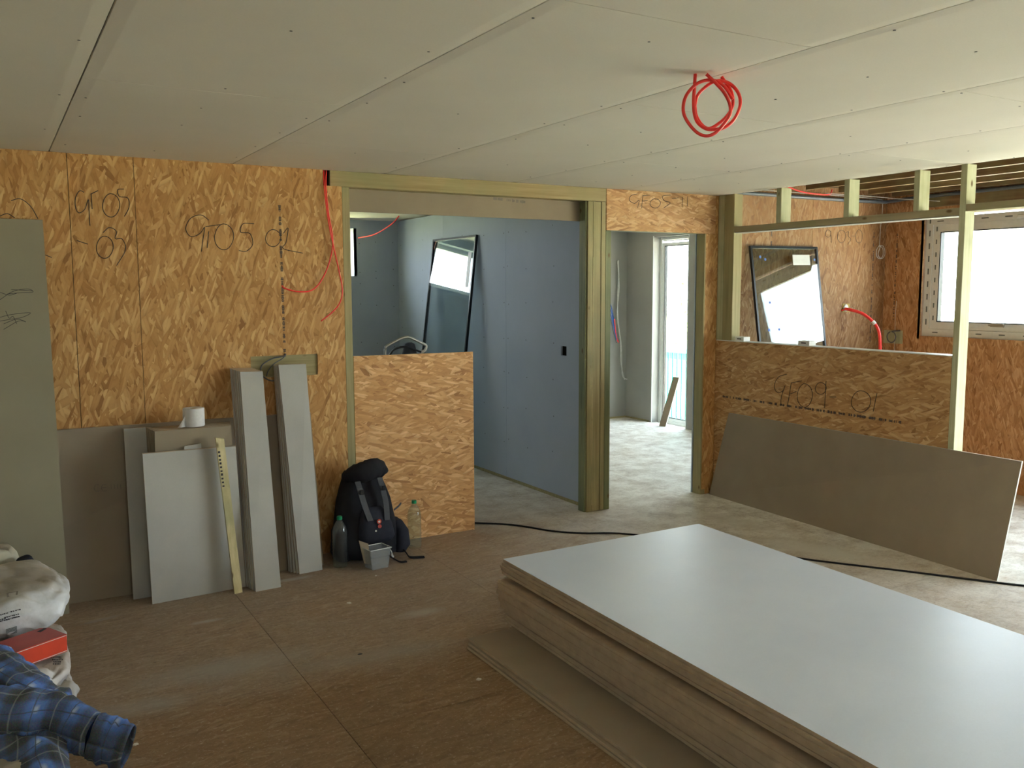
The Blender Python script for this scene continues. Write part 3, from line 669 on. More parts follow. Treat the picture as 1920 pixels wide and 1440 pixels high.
# strip bundle two
for k in range(5):
    dx = [0, -.004, -.008, -.012, -.014][k]; yb = 5.046+k*.020; yt = 5.285+k*.0135
    q = [(1.495+dx*3, yb, .0), (1.638+dx*3, yb+.012, .0), (1.643+dx, yt, 1.222-.002*k), (1.475+dx, yt, 1.224-.002*k)]
    lean('plasterboard_strip', q, (0,.0122,.003), PBM, 'front strip of the right leaning plasterboard bundle' if k == 0 else ORD[k]+' strip from the front in the right leaning bundle', 'plasterboard', None if k == 0 else 'strips in the right bundle')
# paper roll on the offcuts
t = thing('paper_roll', (.965, 5.22, .905), 'white paper roll standing on the brown offcut stack', 'roll')
MB().lathe((.965,5.215,.9075), [(.056,0),(.0585,.003),(.0585,.099),(.056,.102),(.021,.102),(.019,.098),(.019,.004),(.021,0),(.056,0)], 28, close=False).build('roll', TISSUE, t, True)
MB().lathe((.965,5.215,.9078), [(.0185,0),(.0185,.1),(.0165,.1),(.0165,0),(.0185,0)], 16, close=False).build('core', OSB_EDGE, t, True)
v = []; f = []
for i in range(9):
    s = i/8; h = .075*(1-s)**1.1+.002; v += [(.915-.045*s, 5.19-.012*math.sin(s*3), .9085), (.915-.045*s+.006, 5.188, .9085+h)]
for i in range(8): f.append((2*i, 2*i+2, 2*i+3, 2*i+1))
o = mesh('loose_sheet', v, f, TISSUE, t); sm = o.modifiers.new('thick', 'SOLIDIFY'); sm.thickness = .0008

# ================================================================== right leaning sheet
G = lean('plasterboard_sheet', [(4.985,5.342,.0),(4.888,2.868,.0),(5.030,2.846,.684),(5.030,5.185,.684)], (.0124,0,.0), [PB_BACK, PB_LIGHT, PB_CUT], 'big brown plasterboard sheet leaning on the half height partition', 'plasterboard')
def faint(par, pts, r=.004):
    mb = MB()
    for s in pts: mb.tube(s, r, 4)
    return tag(mb.build('faint_print', INKFAINT, par), kind='stuff')
faint(G, [[px(1418+k*6, 931+k*3.0-4, 'X', 4.992), px(1417+k*6, 931+k*3.0+6, 'X', 4.985)] for k in range(8)])

# ================================================================== sheet stack in the foreground
# low sheets lying on the floor to the left
for k in range(3):
    z = .0005+k*.0136
    lab = ['bottom sheet of the low pile on the floor', 'middle sheet of the low pile on the floor', 'top brown sheet of the low pile sticking out left of the stack'][k]
    q = [(1.835+.012*k-.012*(k == 1), 1.06, z), (3.085+.01*k, 1.09, z), (3.125+.01*k, 3.575, z), (1.838+.010*k, 3.565+.012*k, z)]
    o = MB().slab([q[0], q[3], q[2], q[1]], (0,0,.0125)).build('plasterboard_sheet', [PB_BACK, PB_EDGE, PB_CUT])
    for p, i in zip(o.data.polygons, [0,0,1,1,1,1]): p.material_index = i
    tag(o, lab, 'plasterboard')
base_z = .0415
offs = [.012, .014, .010, .012, .008, .006, -.022, -.024, -.026, -.030, -.032, -.034, -.036, -.028, -.030, -.026, .030, .032, -.012, -.010, -.014, -.008, .004]
NS = 23; pitch = (.36-base_z)/NS
me0 = None
for k in range(NS):
    z = base_z+k*pitch
    dx = offs[k] + random.uniform(-.003, .003); dy = random.uniform(-.008, .012)
    if k == NS-1:
        dx = 0; dy = 0
        q = [(2.030,1.19,z), (2.098,3.679,z), (3.363,3.682,z), (3.300,1.19,z)]
        o = MB().slab(q, (0,0,pitch)).build('plasterboard_sheet', [PB_EDGE, PB_TOP, PB_EDGE])
        for p, i in zip(o.data.polygons, [0,1,2,2,2,2]): p.material_index = i
        tag(o, 'pale topmost sheet of the big plasterboard stack', 'plasterboard'); continue
    if me0 is None:
        q = [(2.030,1.19,z), (2.098,3.679,z), (3.361,3.682,z), (3.298,1.19,z)]
        o = MB().slab(q, (0,0,pitch-.0016)).build('plasterboard_sheet', [PB_EDGE]); me0 = o
        loc0 = o.location.copy()
    else:
        o = me0.copy(); COL.objects.link(o)
    o.location = loc0 + Vector((dx, dy, z-base_z))
    if k < 6: lab, g = ORD[5-k]+' sheet down in the lowest bundle of the big plasterboard stack', 'sheets in the lowest bundle of the stack'
    elif k < 16: lab, g = ORD[15-k]+' sheet down in the protruding middle bundle of the big stack', 'sheets in the middle bundle of the stack'
    elif k < 18: lab, g = ['lower','upper'][k-16]+' recessed sheet in the dark gap of the big stack', 'recessed sheets of the stack'
    else: lab, g = ORD[22-k]+' sheet from the top in the upper bundle of the stack', 'sheets in the upper bundle of the stack'
    tag(o, lab, 'plasterboard', g)
top = bpy.data.objects
# ================================================================== glazing units
def unit(name, q, t, label, cat, extra=None):
    q = [Vector(p) for p in q]; n_ = Vector(t); o = thing(name, (q[0]+q[1])/2, label, cat)
    u = (q[1]-q[0]).normalized(); v_ = (q[3]-q[0]).normalized(); s = .035
    inn = [q[0]+u*s*.55+v_*s*.55, q[1]-u*s*.55+v_*s*.55, q[2]-u*s*.55-v_*s*.55, q[3]+u*s*.55-v_*s*.55]
    mb = MB()
    for i in range(4):
        j = (i+1) % 4; mb.slab([q[i], q[j], inn[j], inn[i]], n_)
    mb.build('edge_spacer', SPACER, o)
    MB().slab([a+n_*.08 for a in inn], n_*.15).build('pane', UNITGLASS, o); MB().slab([a+n_*.75 for a in inn], n_*.15).build('pane', UNITGLASS, o)
    return o, q, u, v_, n_
g1, q, u, v_, n_ = unit('glazing_unit', [(3.585,8.13,.0),(3.585,7.19,.0),(3.835,7.19,2.160),(3.835,8.10,2.160)], (.024,0,-.003), 'tall double glazed pane with black edge leaning on the bathroom side wall', 'glass pane')
MB().slab([q[0]+u*.80+v_*1.70-n_*.02, q[0]+u*.86+v_*1.70-n_*.02, q[0]+u*.86+v_*2.02-n_*.02, q[0]+u*.80+v_*2.02-n_*.02], n_*.05).build('sticker', WHITEP, g1)
g2, q, u, v_, n_ = unit('glazing_unit', [(5.366,5.00,.0),(6.175,5.035,.0),(6.168,5.340,2.022),(5.368,5.330,2.014)], (0,.022,-.004), 'double glazed pane with black edge leaning on the kitchen back wall', 'glass pane')
def onq(sx, sy): # bilinear on unit
    return (q[0]*(1-sx)+q[1]*sx)*(1-sy)+(q[3]*(1-sx)+q[2]*sx)*sy
MB().slab([onq(.60,.922)-n_*.03, onq(.86,.922)-n_*.03, onq(.86,.965)-n_*.03, onq(.60,.965)-n_*.03], n_*.05).build('sticker', WHITEP, g2)
for (a, b) in ((.12,.955), (.19,.945), (.20,.77), (.15,.66), (.93,.945), (.30,.66)):
    c = onq(a, b)-n_*.03; MB().lathe(c, [(.012,0),(.012,.002)], 8, axis=(0,-1,.1)).build('cork_dot', BLUEC, g2)
for (y, x_, w_, lab) in ((5.115, 5.085, .095, 'small white packer block at the corner end of the partition sill'), (4.475, 5.085, .105, 'small white packer block further along the partition sill')):
    t = thing('packer_block', (x_, y, 1.258), lab, 'block')
    box('block', x_-.03, x_+.04, y-w_/2, y+w_/2, 1.2585, 1.292, WHITEP, t, .002); box('slot', x_-.0315, x_-.030, y-.022, y+.022, 1.272, 1.280, INK, t)

# ================================================================== kitchen services
cable('grey_pipe', [(5.10,5.335,2.43),(5.6,5.335,2.43),(6.4,5.335,2.43),(6.95,5.33,2.435),(7.04,5.28,2.44),(7.05,5.1,2.45),(7.05,4.6,2.455),(7.05,3.6,2.46)], .015, PIPE, 'grey pipe running round the top of the kitchen walls', 'pipe', seg=8)
cable('white_cable', [(5.5,5.34,2.465),(6.1,5.34,2.465),(6.9,5.34,2.46),(7.0,5.345,2.42),(6.995,5.35,2.2),(6.99,5.35,2.05)]+[(6.98+.055*math.sin(a), 5.345-.003*a, 1.99+.06*math.cos(a)) for a in (0,1,2,3,4,5,6,7,8.2,9.4,10.6,12)], .003, WHITEC, 'thin white cable dropping down the kitchen corner into a loop', 'cable')
cable('white_cable', [(6.2,5.3,2.47),(6.7,5.25,2.465),(6.95,5.1,2.44),(7.03,4.8,2.40)], .003, WHITEC, 'loose white cable end under the kitchen joists', 'cable')
cable('red_cable', [(5.72,5.335,2.52),(5.9,5.30,2.47),(6.1,5.28,2.455),(6.25,5.30,2.465),(6.32,5.335,2.51)], .006, RED, 'red cable loop tucked up under the kitchen joists', 'cable')
t = thing('red_conduit', (6.6, 5.3, 1.2), 'red corrugated conduit curving out of a white socket in the kitchen wall', 'conduit')
box('back_box', 6.545, 6.635, BY-.006, BY-.001, 1.455, 1.53, OSB_EDGE, t)
MB().lathe((6.58,BY-.006,1.492), [(.028,0),(.034,.006),(.018,.012),(.0,.012)], 14, axis=(0,-1,0)).build('white_plug', WHITEP, t, True)
cp = spline([(6.56,5.35,1.485),(6.58,5.30,1.475),(6.64,5.22,1.44),(6.69,5.14,1.36),(6.705,5.10,1.28),(6.70,5.08,1.15),(6.69,5.07,1.0)], 10)
MB().tube(cp, [.0125+(.0014 if i % 2 else 0) for i in range(len(cp))], 8).build('conduit', RED, t, True)
MB().tube([cp[28], cp[29], cp[30], cp[31]], .0165, 8).build('white_clip', WHITEP, t)
MB().tube(spline([(6.53,5.366,1.47),(6.56,5.33,1.48),(6.62,5.34,1.47)]), .006, 6).build('cable_stub', RED, t, True)
t = thing('junction_patch', (EX-.01, 5.22, 1.17), 'square timber patch with a grey cable loop beside the kitchen window', 'cable outlet')
box('patch', EX-.006, EX-.001, 5.15, 5.345, 1.165, 1.285, TPALE, t)
MB().tube(spline([Vector((EX-.025, 5.25+.045*math.cos(a), 1.225+.05*math.sin(a))) for a in (1.2,.6,0,-.8,-1.6,-2.4,-3.2,-4.0,-4.6)]+[Vector((EX-.03,5.16,1.285))]), .006, 6).build('cable', GREYC, t, True)
cable('white_cable', [(EX-.008,5.225,1.55),(EX-.012,5.227,1.40),(EX-.010,5.225,1.25),(EX-.012,5.222,1.05)], .002, WHITEC, 'thin white wire hanging down beside the timber patch', 'cable')

# ================================================================== corridor things
cable('white_cable', [px(x, y, 'Y', 9.17) for x, y in ((1159,488),(1160,520),(1158,570),(1160,610),(1165,650),(1166,690),(1168,706),(1176,711),(1184,707))], .008, WHITEC, 'bundle of white cable hanging on the corridor end wall', 'cable')
cable('white_cable', [px(x, y, 'Y', 9.15) for x, y in ((1158,490),(1161,540),(1157,590),(1163,640),(1164,680),(1171,712))], .006, WHITEC, 'second white cable beside the hanging bundle in the corridor', 'cable')
for k in range(4):
    cable('blue_cable', [px(x, y, 'Y', 9.16-.02*k) for x, y in ((1139,555+k*9),(1146,575+k*9),(1151,600+k*8),(1156,628+k*5))], .006, BLUEC if k < 3 else GREYC, ['uppermost blue cable tail on the corridor end wall','second blue cable tail down on the corridor end wall','third blue cable tail down on the corridor end wall','grey cable tail below the blue ones on the corridor end wall'][k], 'cable', 'cable tails on the corridor wall')
cable('red_cable', [px(x, y, 'Y', 9.12) for x, y in ((1152,598),(1154,620),(1157,636),(1160,642))], .007, RED, 'short red cable tail on the corridor end wall', 'cable')
cable('red_cable', [Vector(p) for p in ((3.40,YB-.02,2.21),(3.5,YB-.25,2.24),(3.58,YB-.5,2.33),(3.62,YB-.6,2.405))], .007, RED, 'red cable strung from the bathroom window corner to its ceiling', 'cable')
lean('plasterboard_strip', [(7.0,8.40,0),(7.0,8.285,0),(7.145,8.215,.60),(7.145,8.325,.60)], (.013,0,0), [PB_BACK2, PB_LIGHT, PB_CUT], 'short narrow plasterboard offcut leaning in the tall glazed door', 'plasterboard')

# bathroom machine behind the cut panel
t = thing('site_machine', (2.75, 6.35, 0), 'machine with bent steel tube handle showing above the cut strand board panel', 'machine')
fr = [(2.573,6.3,.1),(2.573,6.3,1.1),(2.575,6.3,1.22),(2.60,6.3,1.25),(2.70,6.3,1.295),(2.745,6.3,1.307),(2.79,6.3,1.298),(2.89,6.3,1.25),(2.915,6.3,1.235),(2.91,6.3,1.205),(2.885,6.3,1.18),(2.87,6.3,1.1),(2.87,6.3,.1)]
MB().tube(spline(fr, 4), .011, 8).build('tube_handle', CHROME, t, True)
MB().lathe((2.72,6.42,.08), [(.17,0),(.20,.05),(.20,.75),(.17,.95),(.10,1.03),(.05,1.06)], 20).build('body', BLACKC, t, True)
MB().lathe((2.80,6.36,1.13), [(.03,0),(.06,.03),(.05,.08),(.04,.12),(.02,.13)], 14).build('motor_cap', PACKGREY, t, True)
MB().tube(spline([(2.60,6.29,1.17),(2.64,6.27,1.22),(2.72,6.26,1.235),(2.80,6.27,1.21),(2.86,6.28,1.19)]), .008, 6).build('hose', BLACKC, t, True)
for s in (-.15, .15): MB().lathe((2.72+s-.02,6.5,.08), [(.08,0),(.08,.04)], 16, axis=(1,0,0)).build('wheel', BLACKC, t)

# ================================================================== backpack group
def sq(c, rx, ry, n=20, e=2.6, rot=0):
    out = []
    for j in range(n):
        a = 6.28319*j/n; ca, sa = math.cos(a), math.sin(a)
        x = rx*math.copysign(abs(ca)**(2/e), ca); y = ry*math.copysign(abs(sa)**(2/e), sa)
        out.append(Vector((c[0]+x*math.cos(rot)-y*math.sin(rot), c[1]+x*math.sin(rot)+y*math.cos(rot), c[2])))
    return out
def loft(name, secs, mat, parent, n=22, wob=.0, e=2.6, seed=0):
    v = []; f = []
    for s in secs: v += sq(s[:3], s[3], s[4], n, e, s[5] if len(s) > 5 else 0)
    k = len(secs)
    for i in range(k-1):
        for j in range(n): f.append((i*n+j, i*n+(j+1) % n, (i+1)*n+(j+1) % n, (i+1)*n+j))
    f += [tuple(range(n-1,-1,-1)), tuple((k-1)*n+j for j in range(n))]
    if wob: v = [p+noise.noise_vector(p*14+Vector((seed,0,0)))*wob+noise.noise_vector(p*35)*wob*.4 for p in v]
    return mesh(name, v, f, mat, parent, smooth=True)
bp = thing('backpack', (1.98, 5.17, 0), 'black hiking backpack slumped against the timber post', 'backpack')
secs = [(1.97,5.17,.012,.16,.09),(1.965,5.17,.03,.195,.125),(1.965,5.175,.09,.215,.14),(1.962,5.18,.18,.205,.14),(1.958,5.19,.27,.19,.13),(1.958,5.20,.36,.17,.115),(1.960,5.215,.44,.145,.10),(1.965,5.23,.50,.12,.085),(1.968,5.24,.53,.09,.06)]
loft('body', secs, PACKBLK, bp, wob=.012, seed=3)
# rolled fleece on top
rp = spline([(1.855,5.22,.505),(1.89,5.17,.535),(1.95,5.14,.552),(2.01,5.15,.56),(2.05,5.17,.555),(2.085,5.18,.52)], 5)
o = MB().tube(rp, [.03+.036*math.sin(3.1416*(i+2)/(len(rp)+3)) for i in range(len(rp))], 14).build('rolled_fleece', PACKBLK, bp, True)
for vv in o.data.vertices: vv.co += noise.noise_vector(vv.co*40)*.010
loft('front_pocket', [(1.985,5.055,.12,.10,.035),(1.985,5.05,.16,.115,.05),(1.98,5.055,.24,.105,.05),(1.975,5.07,.31,.08,.04),(1.972,5.08,.34,.055,.02)], PACKNAVY, bp, wob=.006, seed=5)
loft('side_pocket', [(2.155,5.13,.03,.04,.07),(2.175,5.13,.07,.055,.085),(2.172,5.135,.16,.05,.08),(2.15,5.15,.22,.035,.06)], PACKNAVY, bp, wob=.006, seed=6)
loft('side_pocket', [(1.79,5.14,.02,.04,.07),(1.775,5.14,.07,.05,.08),(1.785,5.15,.20,.045,.07),(1.80,5.16,.26,.03,.05)], PACKBLK, bp, wob=.006, seed=7)
def strap(name, pts, wd, mat, par, th=.006, side=Vector((1,0,0))):
    P = spline(pts, 4); mb = MB(); side = side.normalized()
    for a, b in zip(P[:-1], P[1:]):
        nn = (b-a).cross(side).normalized()*th
        mb.slab([a-side*wd/2, a+side*wd/2, b+side*wd/2, b-side*wd/2], nn)
    return mb.build(name, mat, par)
strap('strap', [(1.885,5.100,.50),(1.888,5.062,.45),(1.905,5.035,.36),(1.93,5.01,.27)], .036, PACKGREY, bp)
strap('strap', [(2.030,5.100,.51),(2.035,5.068,.45),(2.045,5.040,.36),(2.04,5.015,.26)], .034, PACKGREY, bp)
for c in ((1.893,5.047,.445), (2.036,5.050,.455)): box('buckle', c[0]-.013, c[0]+.013, c[1]-.008, c[1], c[2]-.014, c[2]+.016, BLACKC, bp, .002)
bd = MB().lathe((1.983,5.002,.262), [(.014,0),(.014,.003)], 16, axis=(0,-1,.2)).build('badge', REDP, bp)
st = []
for k in range(10):
    r = .011 if k % 2 == 0 else .005; a = k*.62832+1.5708; st.append(Vector((1.983+r*math.cos(a), 4.9975, .262+r*math.sin(a))))
mesh('badge_star', st+[p+Vector((0,.001,0)) for p in st], [tuple(range(10)), tuple(range(19,9,-1))], WHITEP, bd)
MB().lathe((1.986,5.001,.232), [(.012,0),(.012,.003)], 14, axis=(0,-1,.1)).build('badge', REDTOP, bp)
MB().lathe((1.962,5.006,.205), [(.006,0),(.006,.004)], 10, axis=(0,-1,.1)).build('press_stud', WHITEP, bp)
strap('waist_strap', [(2.16,5.10,.06),(2.17,5.03,.025),(2.18,4.99,.008),(2.26,4.955,.006)], .03, PACKBLK, bp, side=Vector((.3,1,0)))
strap('waist_strap', [(2.06,5.04,.02),(2.09,4.95,.004),(2.13,4.93,.004)], .022, PACKBLK, bp, side=Vector((.2,1,0)))
strap('webbing', [(2.13,5.12,.29),(2.17,5.15,.30),(2.21,5.2,.305)], .010, PACKGREY, bp, side=Vector((0,.3,1)))
def bottle(cx_, cy_, s, lab):
    t = thing('water_bottle', (cx_, cy_, 0), lab, 'bottle')
    pr = [(.030,0),(.043,.004),(.046,.015)]
    for k in range(9): z = .02+k*.020; pr += [(.046,z),(.0435,z+.010)]
    pr += [(.046,.205),(.0455,.225),(.040,.25),(.027,.275),(.016,.29),(.0145,.30)]
    MB().lathe((cx_, cy_, .001), [(r*s, z*s) for r, z in pr], 24).build('bottle_body', BOTTLE, t, True)
    MB().lathe((cx_, cy_, .001+.2985*s), [(.0165*s,0),(.0165*s,.018*s),(.014*s,.021*s)], 18).build('cap', GREENCAP, t)
    return t
bottle(1.752, 5.060, .98, 'clear plastic bottle with green cap left of the backpack')
bottle(2.305, 5.200, .98, 'clear plastic bottle with green cap right of the backpack')
t = thing('plastic_tub', (1.935, 4.935, 0), 'small translucent square plastic tub in front of the backpack', 'tub')
def rr(z, hx, hy): return [Vector((1.935+sx*hx*.98-sy*hy*.15, 4.935+sy*hy+sx*hx*.1, z)) for sx, sy in ((-1,-1),(1,-1),(1,1),(-1,1))]
o_, i_ = [rr(z, a, a*.8) for z, a in ((.001,.054),(.125,.070))], [rr(z, a, a*.8) for z, a in ((.006,.051),(.125,.0675))]
v = o_[0]+o_[1]+i_[0]+i_[1]; f = [(3,2,1,0),(8,9,10,11)]
for j in range(4):
    k = (j+1) % 4; f += [(j,k,4+k,4+j), (8+k,8+j,12+j,12+k), (4+j,4+k,12+k,12+j)]
mesh('tub_body', v, f, TUBP, t)
MB().tube(spline([(2.006,4.935,.118),(2.018,4.90,.095),(2.013,4.88,.072),(2.021,4.875,.067),(2.023,4.89,.076)]), .003, 6).build('handle', WHITEP, t, True)
MB().tube(rr(.126,.071,.057), .0028, 6, closed=True).build('rim', WHITEP, t)
t = tag(MB().slab([(1.865,4.96,.03),(1.91,4.955,.012),(1.895,4.962,.145),(1.838,4.968,.172)], (0,.004,0)).build('filling_blade', PB_BACK2), 'triangular scrap of board standing in the small plastic tub', 'scrap')

# ================================================================== bags bottom left
def bagmat(name, col, dirt, seed, orange=0):
    n = N(name); P = n.coord(loc=(seed,0,0)); t = n.noise(P, 5, 5, .65); g = n.new('ShaderNodeNewGeometry'); sp = n.new('ShaderNodeSeparateXYZ'); n.l(g.outputs['Normal'], sp.inputs[0])
    c = n.ramp(t.outputs[0], [(.35, dirt), (.6, col)])
    pl_ = n.math('MULTIPLY', n.ramp(sp.outputs['Z'], [(.6,(0,0,0)),(.92,(1,1,1))]), .85)   # settled dust on the upper face
    c = n.mix(pl_, c, tuple(a*.52+b*.0 for a, b in zip((.62,.55,.44), dirt)))
    if orange: c = n.mix(n.ramp(n.noise(P, 3.1, 3).outputs[0], [(.5,(0,0,0)),(.6,(.55,.55,.55))]), c, (.62,.30,.22))
    w_ = n.noise(P, 16, 5, .6)
    return n.done(c, .42, w_.outputs[0], .5, .008, .4)
BAGW = bagmat('bag_white_plastic', (.66,.66,.67), (.46,.45,.44), 1); BAGP = bagmat('bag_printed_plastic', (.60,.58,.57), (.50,.42,.38), 4, 1); BAGC = bagmat('bag_cream', (.52,.49,.38), (.40,.37,.28), 8)
def bag(name, c, h, rz, mat, lab, cat='bag', e=3.6, seed=0, wr=.02, cuts=26):
    bm = bmesh.new(); bmesh.ops.create_cube(bm, size=2); bmesh.ops.subdivide_edges(bm, edges=bm.edges[:], cuts=cuts, use_grid_fill=True)
    for v in bm.verts:
        p = v.co; L = (abs(p.x)**e+abs(p.y)**e+abs(p.z)**(e*.7))**(1/e); p = p/L
        q_ = Vector((p.x*h[0], p.y*h[1], p.z*h[2]))
        # crimp seams at the ends
        k = abs(p.x)**6; q_.z *= 1-.35*k
        q_ += noise.noise_vector(q_*7+Vector((seed*5,0,0)))*wr + noise.noise_vector(q_*19+Vector((seed,3,0)))*wr*.45
        r1 = abs(noise.noise(q_*11+Vector((seed,9,2)))); q_.z -= .012*max(0, .12-r1)/.12*wr/.02
        v.co = q_
    me = bpy.data.meshes.new(name); bm.to_mesh(me); bm.free(); me.materials.append(mat)
    for p in me.polygons: p.use_smooth = True
    mat4 = Matrix.Rotation(rz, 4, 'Z'); me.transform(mat4); lo = min(v.co.z for v in me.vertices)
    o = bpy.data.objects.new(name, me); COL.objects.link(o); o.location = c
    WL[o.name] = Vector(c); return tag(o, lab, cat)
b1 = bag('plaster_bag', (-.115, 4.15, .405), (.345,.29,.10), .04, BAGW, 'white dusty plaster bag lying on top of the pile at bottom left', seed=1)
b2 = bag('plaster_bag', (-.13, 3.93, .216), (.335,.41,.070), -.03, BAGP, 'printed white and pink plaster bag under the red box', seed=2)
b3 = bag('plaster_bag', (-.13, 3.93, .073), (.345,.42,.070), .02, BAGW, 'lowest white bag of the pile, resting on the floor', seed=3)
b4 = bag('plaster_bag', (-.17, 3.20, .10), (.32,.26,.10), .05, BAGC, 'cream bag underneath the plaid shirt', seed=4)
b5 = bag('cloth_bag', (-.16, 4.56, .45), (.22,.12,.085), .1, BAGC, 'beige hump of sacking behind the top plaster bag', seed=6)
b6 = bag('dark_glove', (.075, 4.44, .455), (.035,.04,.035), .4, PACKNAVY, 'dark navy glove tucked behind the top plaster bag', 'glove', seed=7, wr=.01, cuts=8)
def bvh(o):
    dg = [o.matrix_basis @ v.co for v in o.data.vertices]; return BVHTree.FromPolygons(dg, [tuple(p.vertices) for p in o.data.polygons])
def marks(o, cells, mat, name='printed_mark', off=.003):
    T_ = bvh(o); mb = MB()
    for (x0, y0, x1, y1, x2, y2, x3, y3) in cells:
        c = []
        for (x, y) in ((x0,y0),(x1,y1),(x2,y2),(x3,y3)):
            d = (FW + RT*((x-960)/F_PX) - UP*((y-720)/F_PX)).normalized(); hit = T_.ray_cast(CAM, d)
            if hit[0] is None: c = None; break
            c.append(hit[0]-d*off)
        if c: mb.slab(c, (c[0]-CAM).normalized()*.0008)
    if mb.v: tag(mb.build(name, mat, o), kind='stuff')
cl = []
rnd = random.Random(5)
for row, (yy, x_a, x_b) in enumerate([(1146,20,36),(1152,0,16),(1157,8,34),(1161,0,8),(1158,22,36),(1164,0,34)]):
    x = x_a
    while x < x_b:
        wd = rnd.uniform(1.2, 3.5); y = yy-.25*(x-x_a); cl.append((x,y+2,x+wd,y+2-.3,x+wd,y-.4,x,y-.1)); x += wd+rnd.uniform(.8,1.6)
marks(b1, cl, INK)
marks(b1, [(12,1112,34,1108,33,1115,13,1120)], INKFAINT); 
cl = []
for k in range(11): cl.append((11+.1*k, 1180+k*1.6, 32, 1174+k*1.6, 32, 1175+k*1.6, 11, 1181+k*1.6))
marks(b1, cl, STICK, 'barcode_stripes')
cl = []
for yy, xa, xb in ((1231,90,112),(1236,98,116),(1240,100,114),(1244,99,113)):
    x = xa
    while x < xb:
        wd = rnd.uniform(1.2,3); cl.append((x,yy+2,x+wd,yy+2.2,x+wd,yy-.3,x,yy-.5)); x += wd+rnd.uniform(.7,1.4)
marks(b2, cl, INK)
# red box
dirv = Vector((.86,.47,0)).normalized(); wdv = Vector((-.47,.86,0)).normalized(); fr_ = Vector((.192,3.728,.355))
t = thing('red_box', fr_-dirv*.35-Vector((0,0,.075)), 'long red box with white lines lying on the plaster bags', 'box')
Lb = .72; Wb = .150; Hb = .068; ch = .028
pts = [fr_-dirv*ch*.2, fr_+wdv*(Wb-ch), fr_+wdv*Wb-dirv*ch*.9, fr_+wdv*Wb-dirv*Lb, fr_-dirv*Lb]
nP = len(pts); v = pts+[p-Vector((0,0,Hb)) for p in pts]
f = [tuple(range(nP)), tuple(range(2*nP-1, nP-1, -1))]+[(i, nP+i, nP+(i+1) % nP, (i+1) % nP) for i in range(nP)]
mesh('case', v, f, [REDP, REDTOP, INK], t, [1,0,2,2,0,0,0])
up_ = Vector((0,0,1)); nf = -wdv
for zo in (-.004, -Hb+.004):
    a = fr_-dirv*.006+up_*zo+nf*.001; b = fr_-dirv*(Lb-.005)+up_*zo+nf*.001
    MB().tube([a, b], .0011, 5).build('white_line', WHITEP, t)
MB().slab([fr_+wdv*(Wb-.045)-dirv*.045+up_*.0004, fr_+wdv*(Wb-.030)-dirv*.012+up_*.0004, fr_+wdv*(Wb-.018)-dirv*.016+up_*.0004, fr_+wdv*(Wb-.030)-dirv*.05+up_*.0004], (0,0,.001)).build('latch_slot', INK, t)

# plaid shirt
def plaid():
    n = N('blue_plaid_flannel'); uv = n.new('ShaderNodeUVMap'); sp = n.new('ShaderNodeSeparateXYZ'); n.l(uv.outputs[0], sp.inputs[0])
    def band(s, f, ph, lo, hi):
        a = n.math('FRACT', n.math('ADD', n.math('MULTIPLY', s, f), ph)); d = n.math('ABSOLUTE', n.math('SUBTRACT', a, .5))
        mr = n.new('ShaderNodeMapRange'); n.l(d, mr.inputs[0]); mr.inputs[1].default_value = hi; mr.inputs[2].default_value = lo; return mr.outputs[0]
    x, y = sp.outputs['X'], sp.outputs['Y']
    base = (.010,.018,.030)
    bl = n.math('MULTIPLY', n.math('ADD', band(x, 8, 0, .18, .30), band(y, 8, 0, .18, .30)), .5)
    bl = n.math('POWER', bl, 1.7); c = n.mix(bl, base, (.035,.14,.50))
    lt = n.math('MULTIPLY', n.math('MULTIPLY', band(x, 8, 0, .02, .10), band(y, 8, 0, .02, .14)), .75)
    c = n.mix(lt, c, (.50,.56,.66))
    dk = n.math('MAXIMUM', band(x, 8, .06, .006, .022), band(y, 8, .06, .006, .022)); c = n.mix(n.math('MULTIPLY', dk, .8), c, (.010,.018,.04))
    wl_ = n.math('MAXIMUM', band(x, 8, .5, .010, .028), band(y, 8, .5, .010, .028)); c = n.mix(n.math('MULTIPLY', wl_, .45), c, (.34,.36,.36))
    t_ = n.noise(n.coord(), 220, 2); return n.done(n.mix(.15, c, t_.outputs[1]), .95, t_.outputs[0], .3, .001, .1)
PLAID = plaid()
sh = thing('plaid_shirt', (-.05, 3.25, .2), 'blue and white plaid flannel shirt thrown over the cream bag', 'shirt')
def sleeve(name, path, rad, flat, par, seed, n=24, uoff=0, seg=8):
    P = spline(path, seg); k = len(P); v = []; f = []; uv = []; L = 0
    for i, p in enumerate(P):
        if i: L += (p-P[i-1]).length
        d = ((P[min(k-1, i+1)])-P[max(0, i-1)]).normalized(); s = d.cross(Vector((0,0,1))).normalized(); h_ = s.cross(d)
        t_ = i/(k-1); j_ = t_*(len(rad)-1); a = int(min(j_, len(rad)-2)); R_ = rad[a]*(1-(j_-a))+rad[a+1]*(j_-a); FL = flat if isinstance(flat, float) else flat[a]*(1-(j_-a))+flat[a+1]*(j_-a)
        for j in range(n+1):
            an = 6.28319*j/n; q_ = p+s*math.cos(an)*R_+h_*math.sin(an)*R_*FL
            wr = noise.noise(Vector((t_*9, an*1.2, seed)))*.016+noise.noise(Vector((t_*26, an*2, seed)))*.007
            if j == n: q_ = v[-n]-v[-n]+q_
            v.append(q_+(s*math.cos(an)+h_*math.sin(an))*wr); uv.append((L+uoff, an*R_*1.0))
    for i in range(k): v[i*(n+1)+n] = v[i*(n+1)].copy()
    for i in range(k-1):
        for j in range(n): a = i*(n+1)+j; f.append((a, a+1, a+n+2, a+n+1))
    o = mesh(name, v, f, PLAID, par, smooth=True, uvs=uv); m_ = o.modifiers.new('cloth', 'SOLIDIFY'); m_.thickness = .002; return o
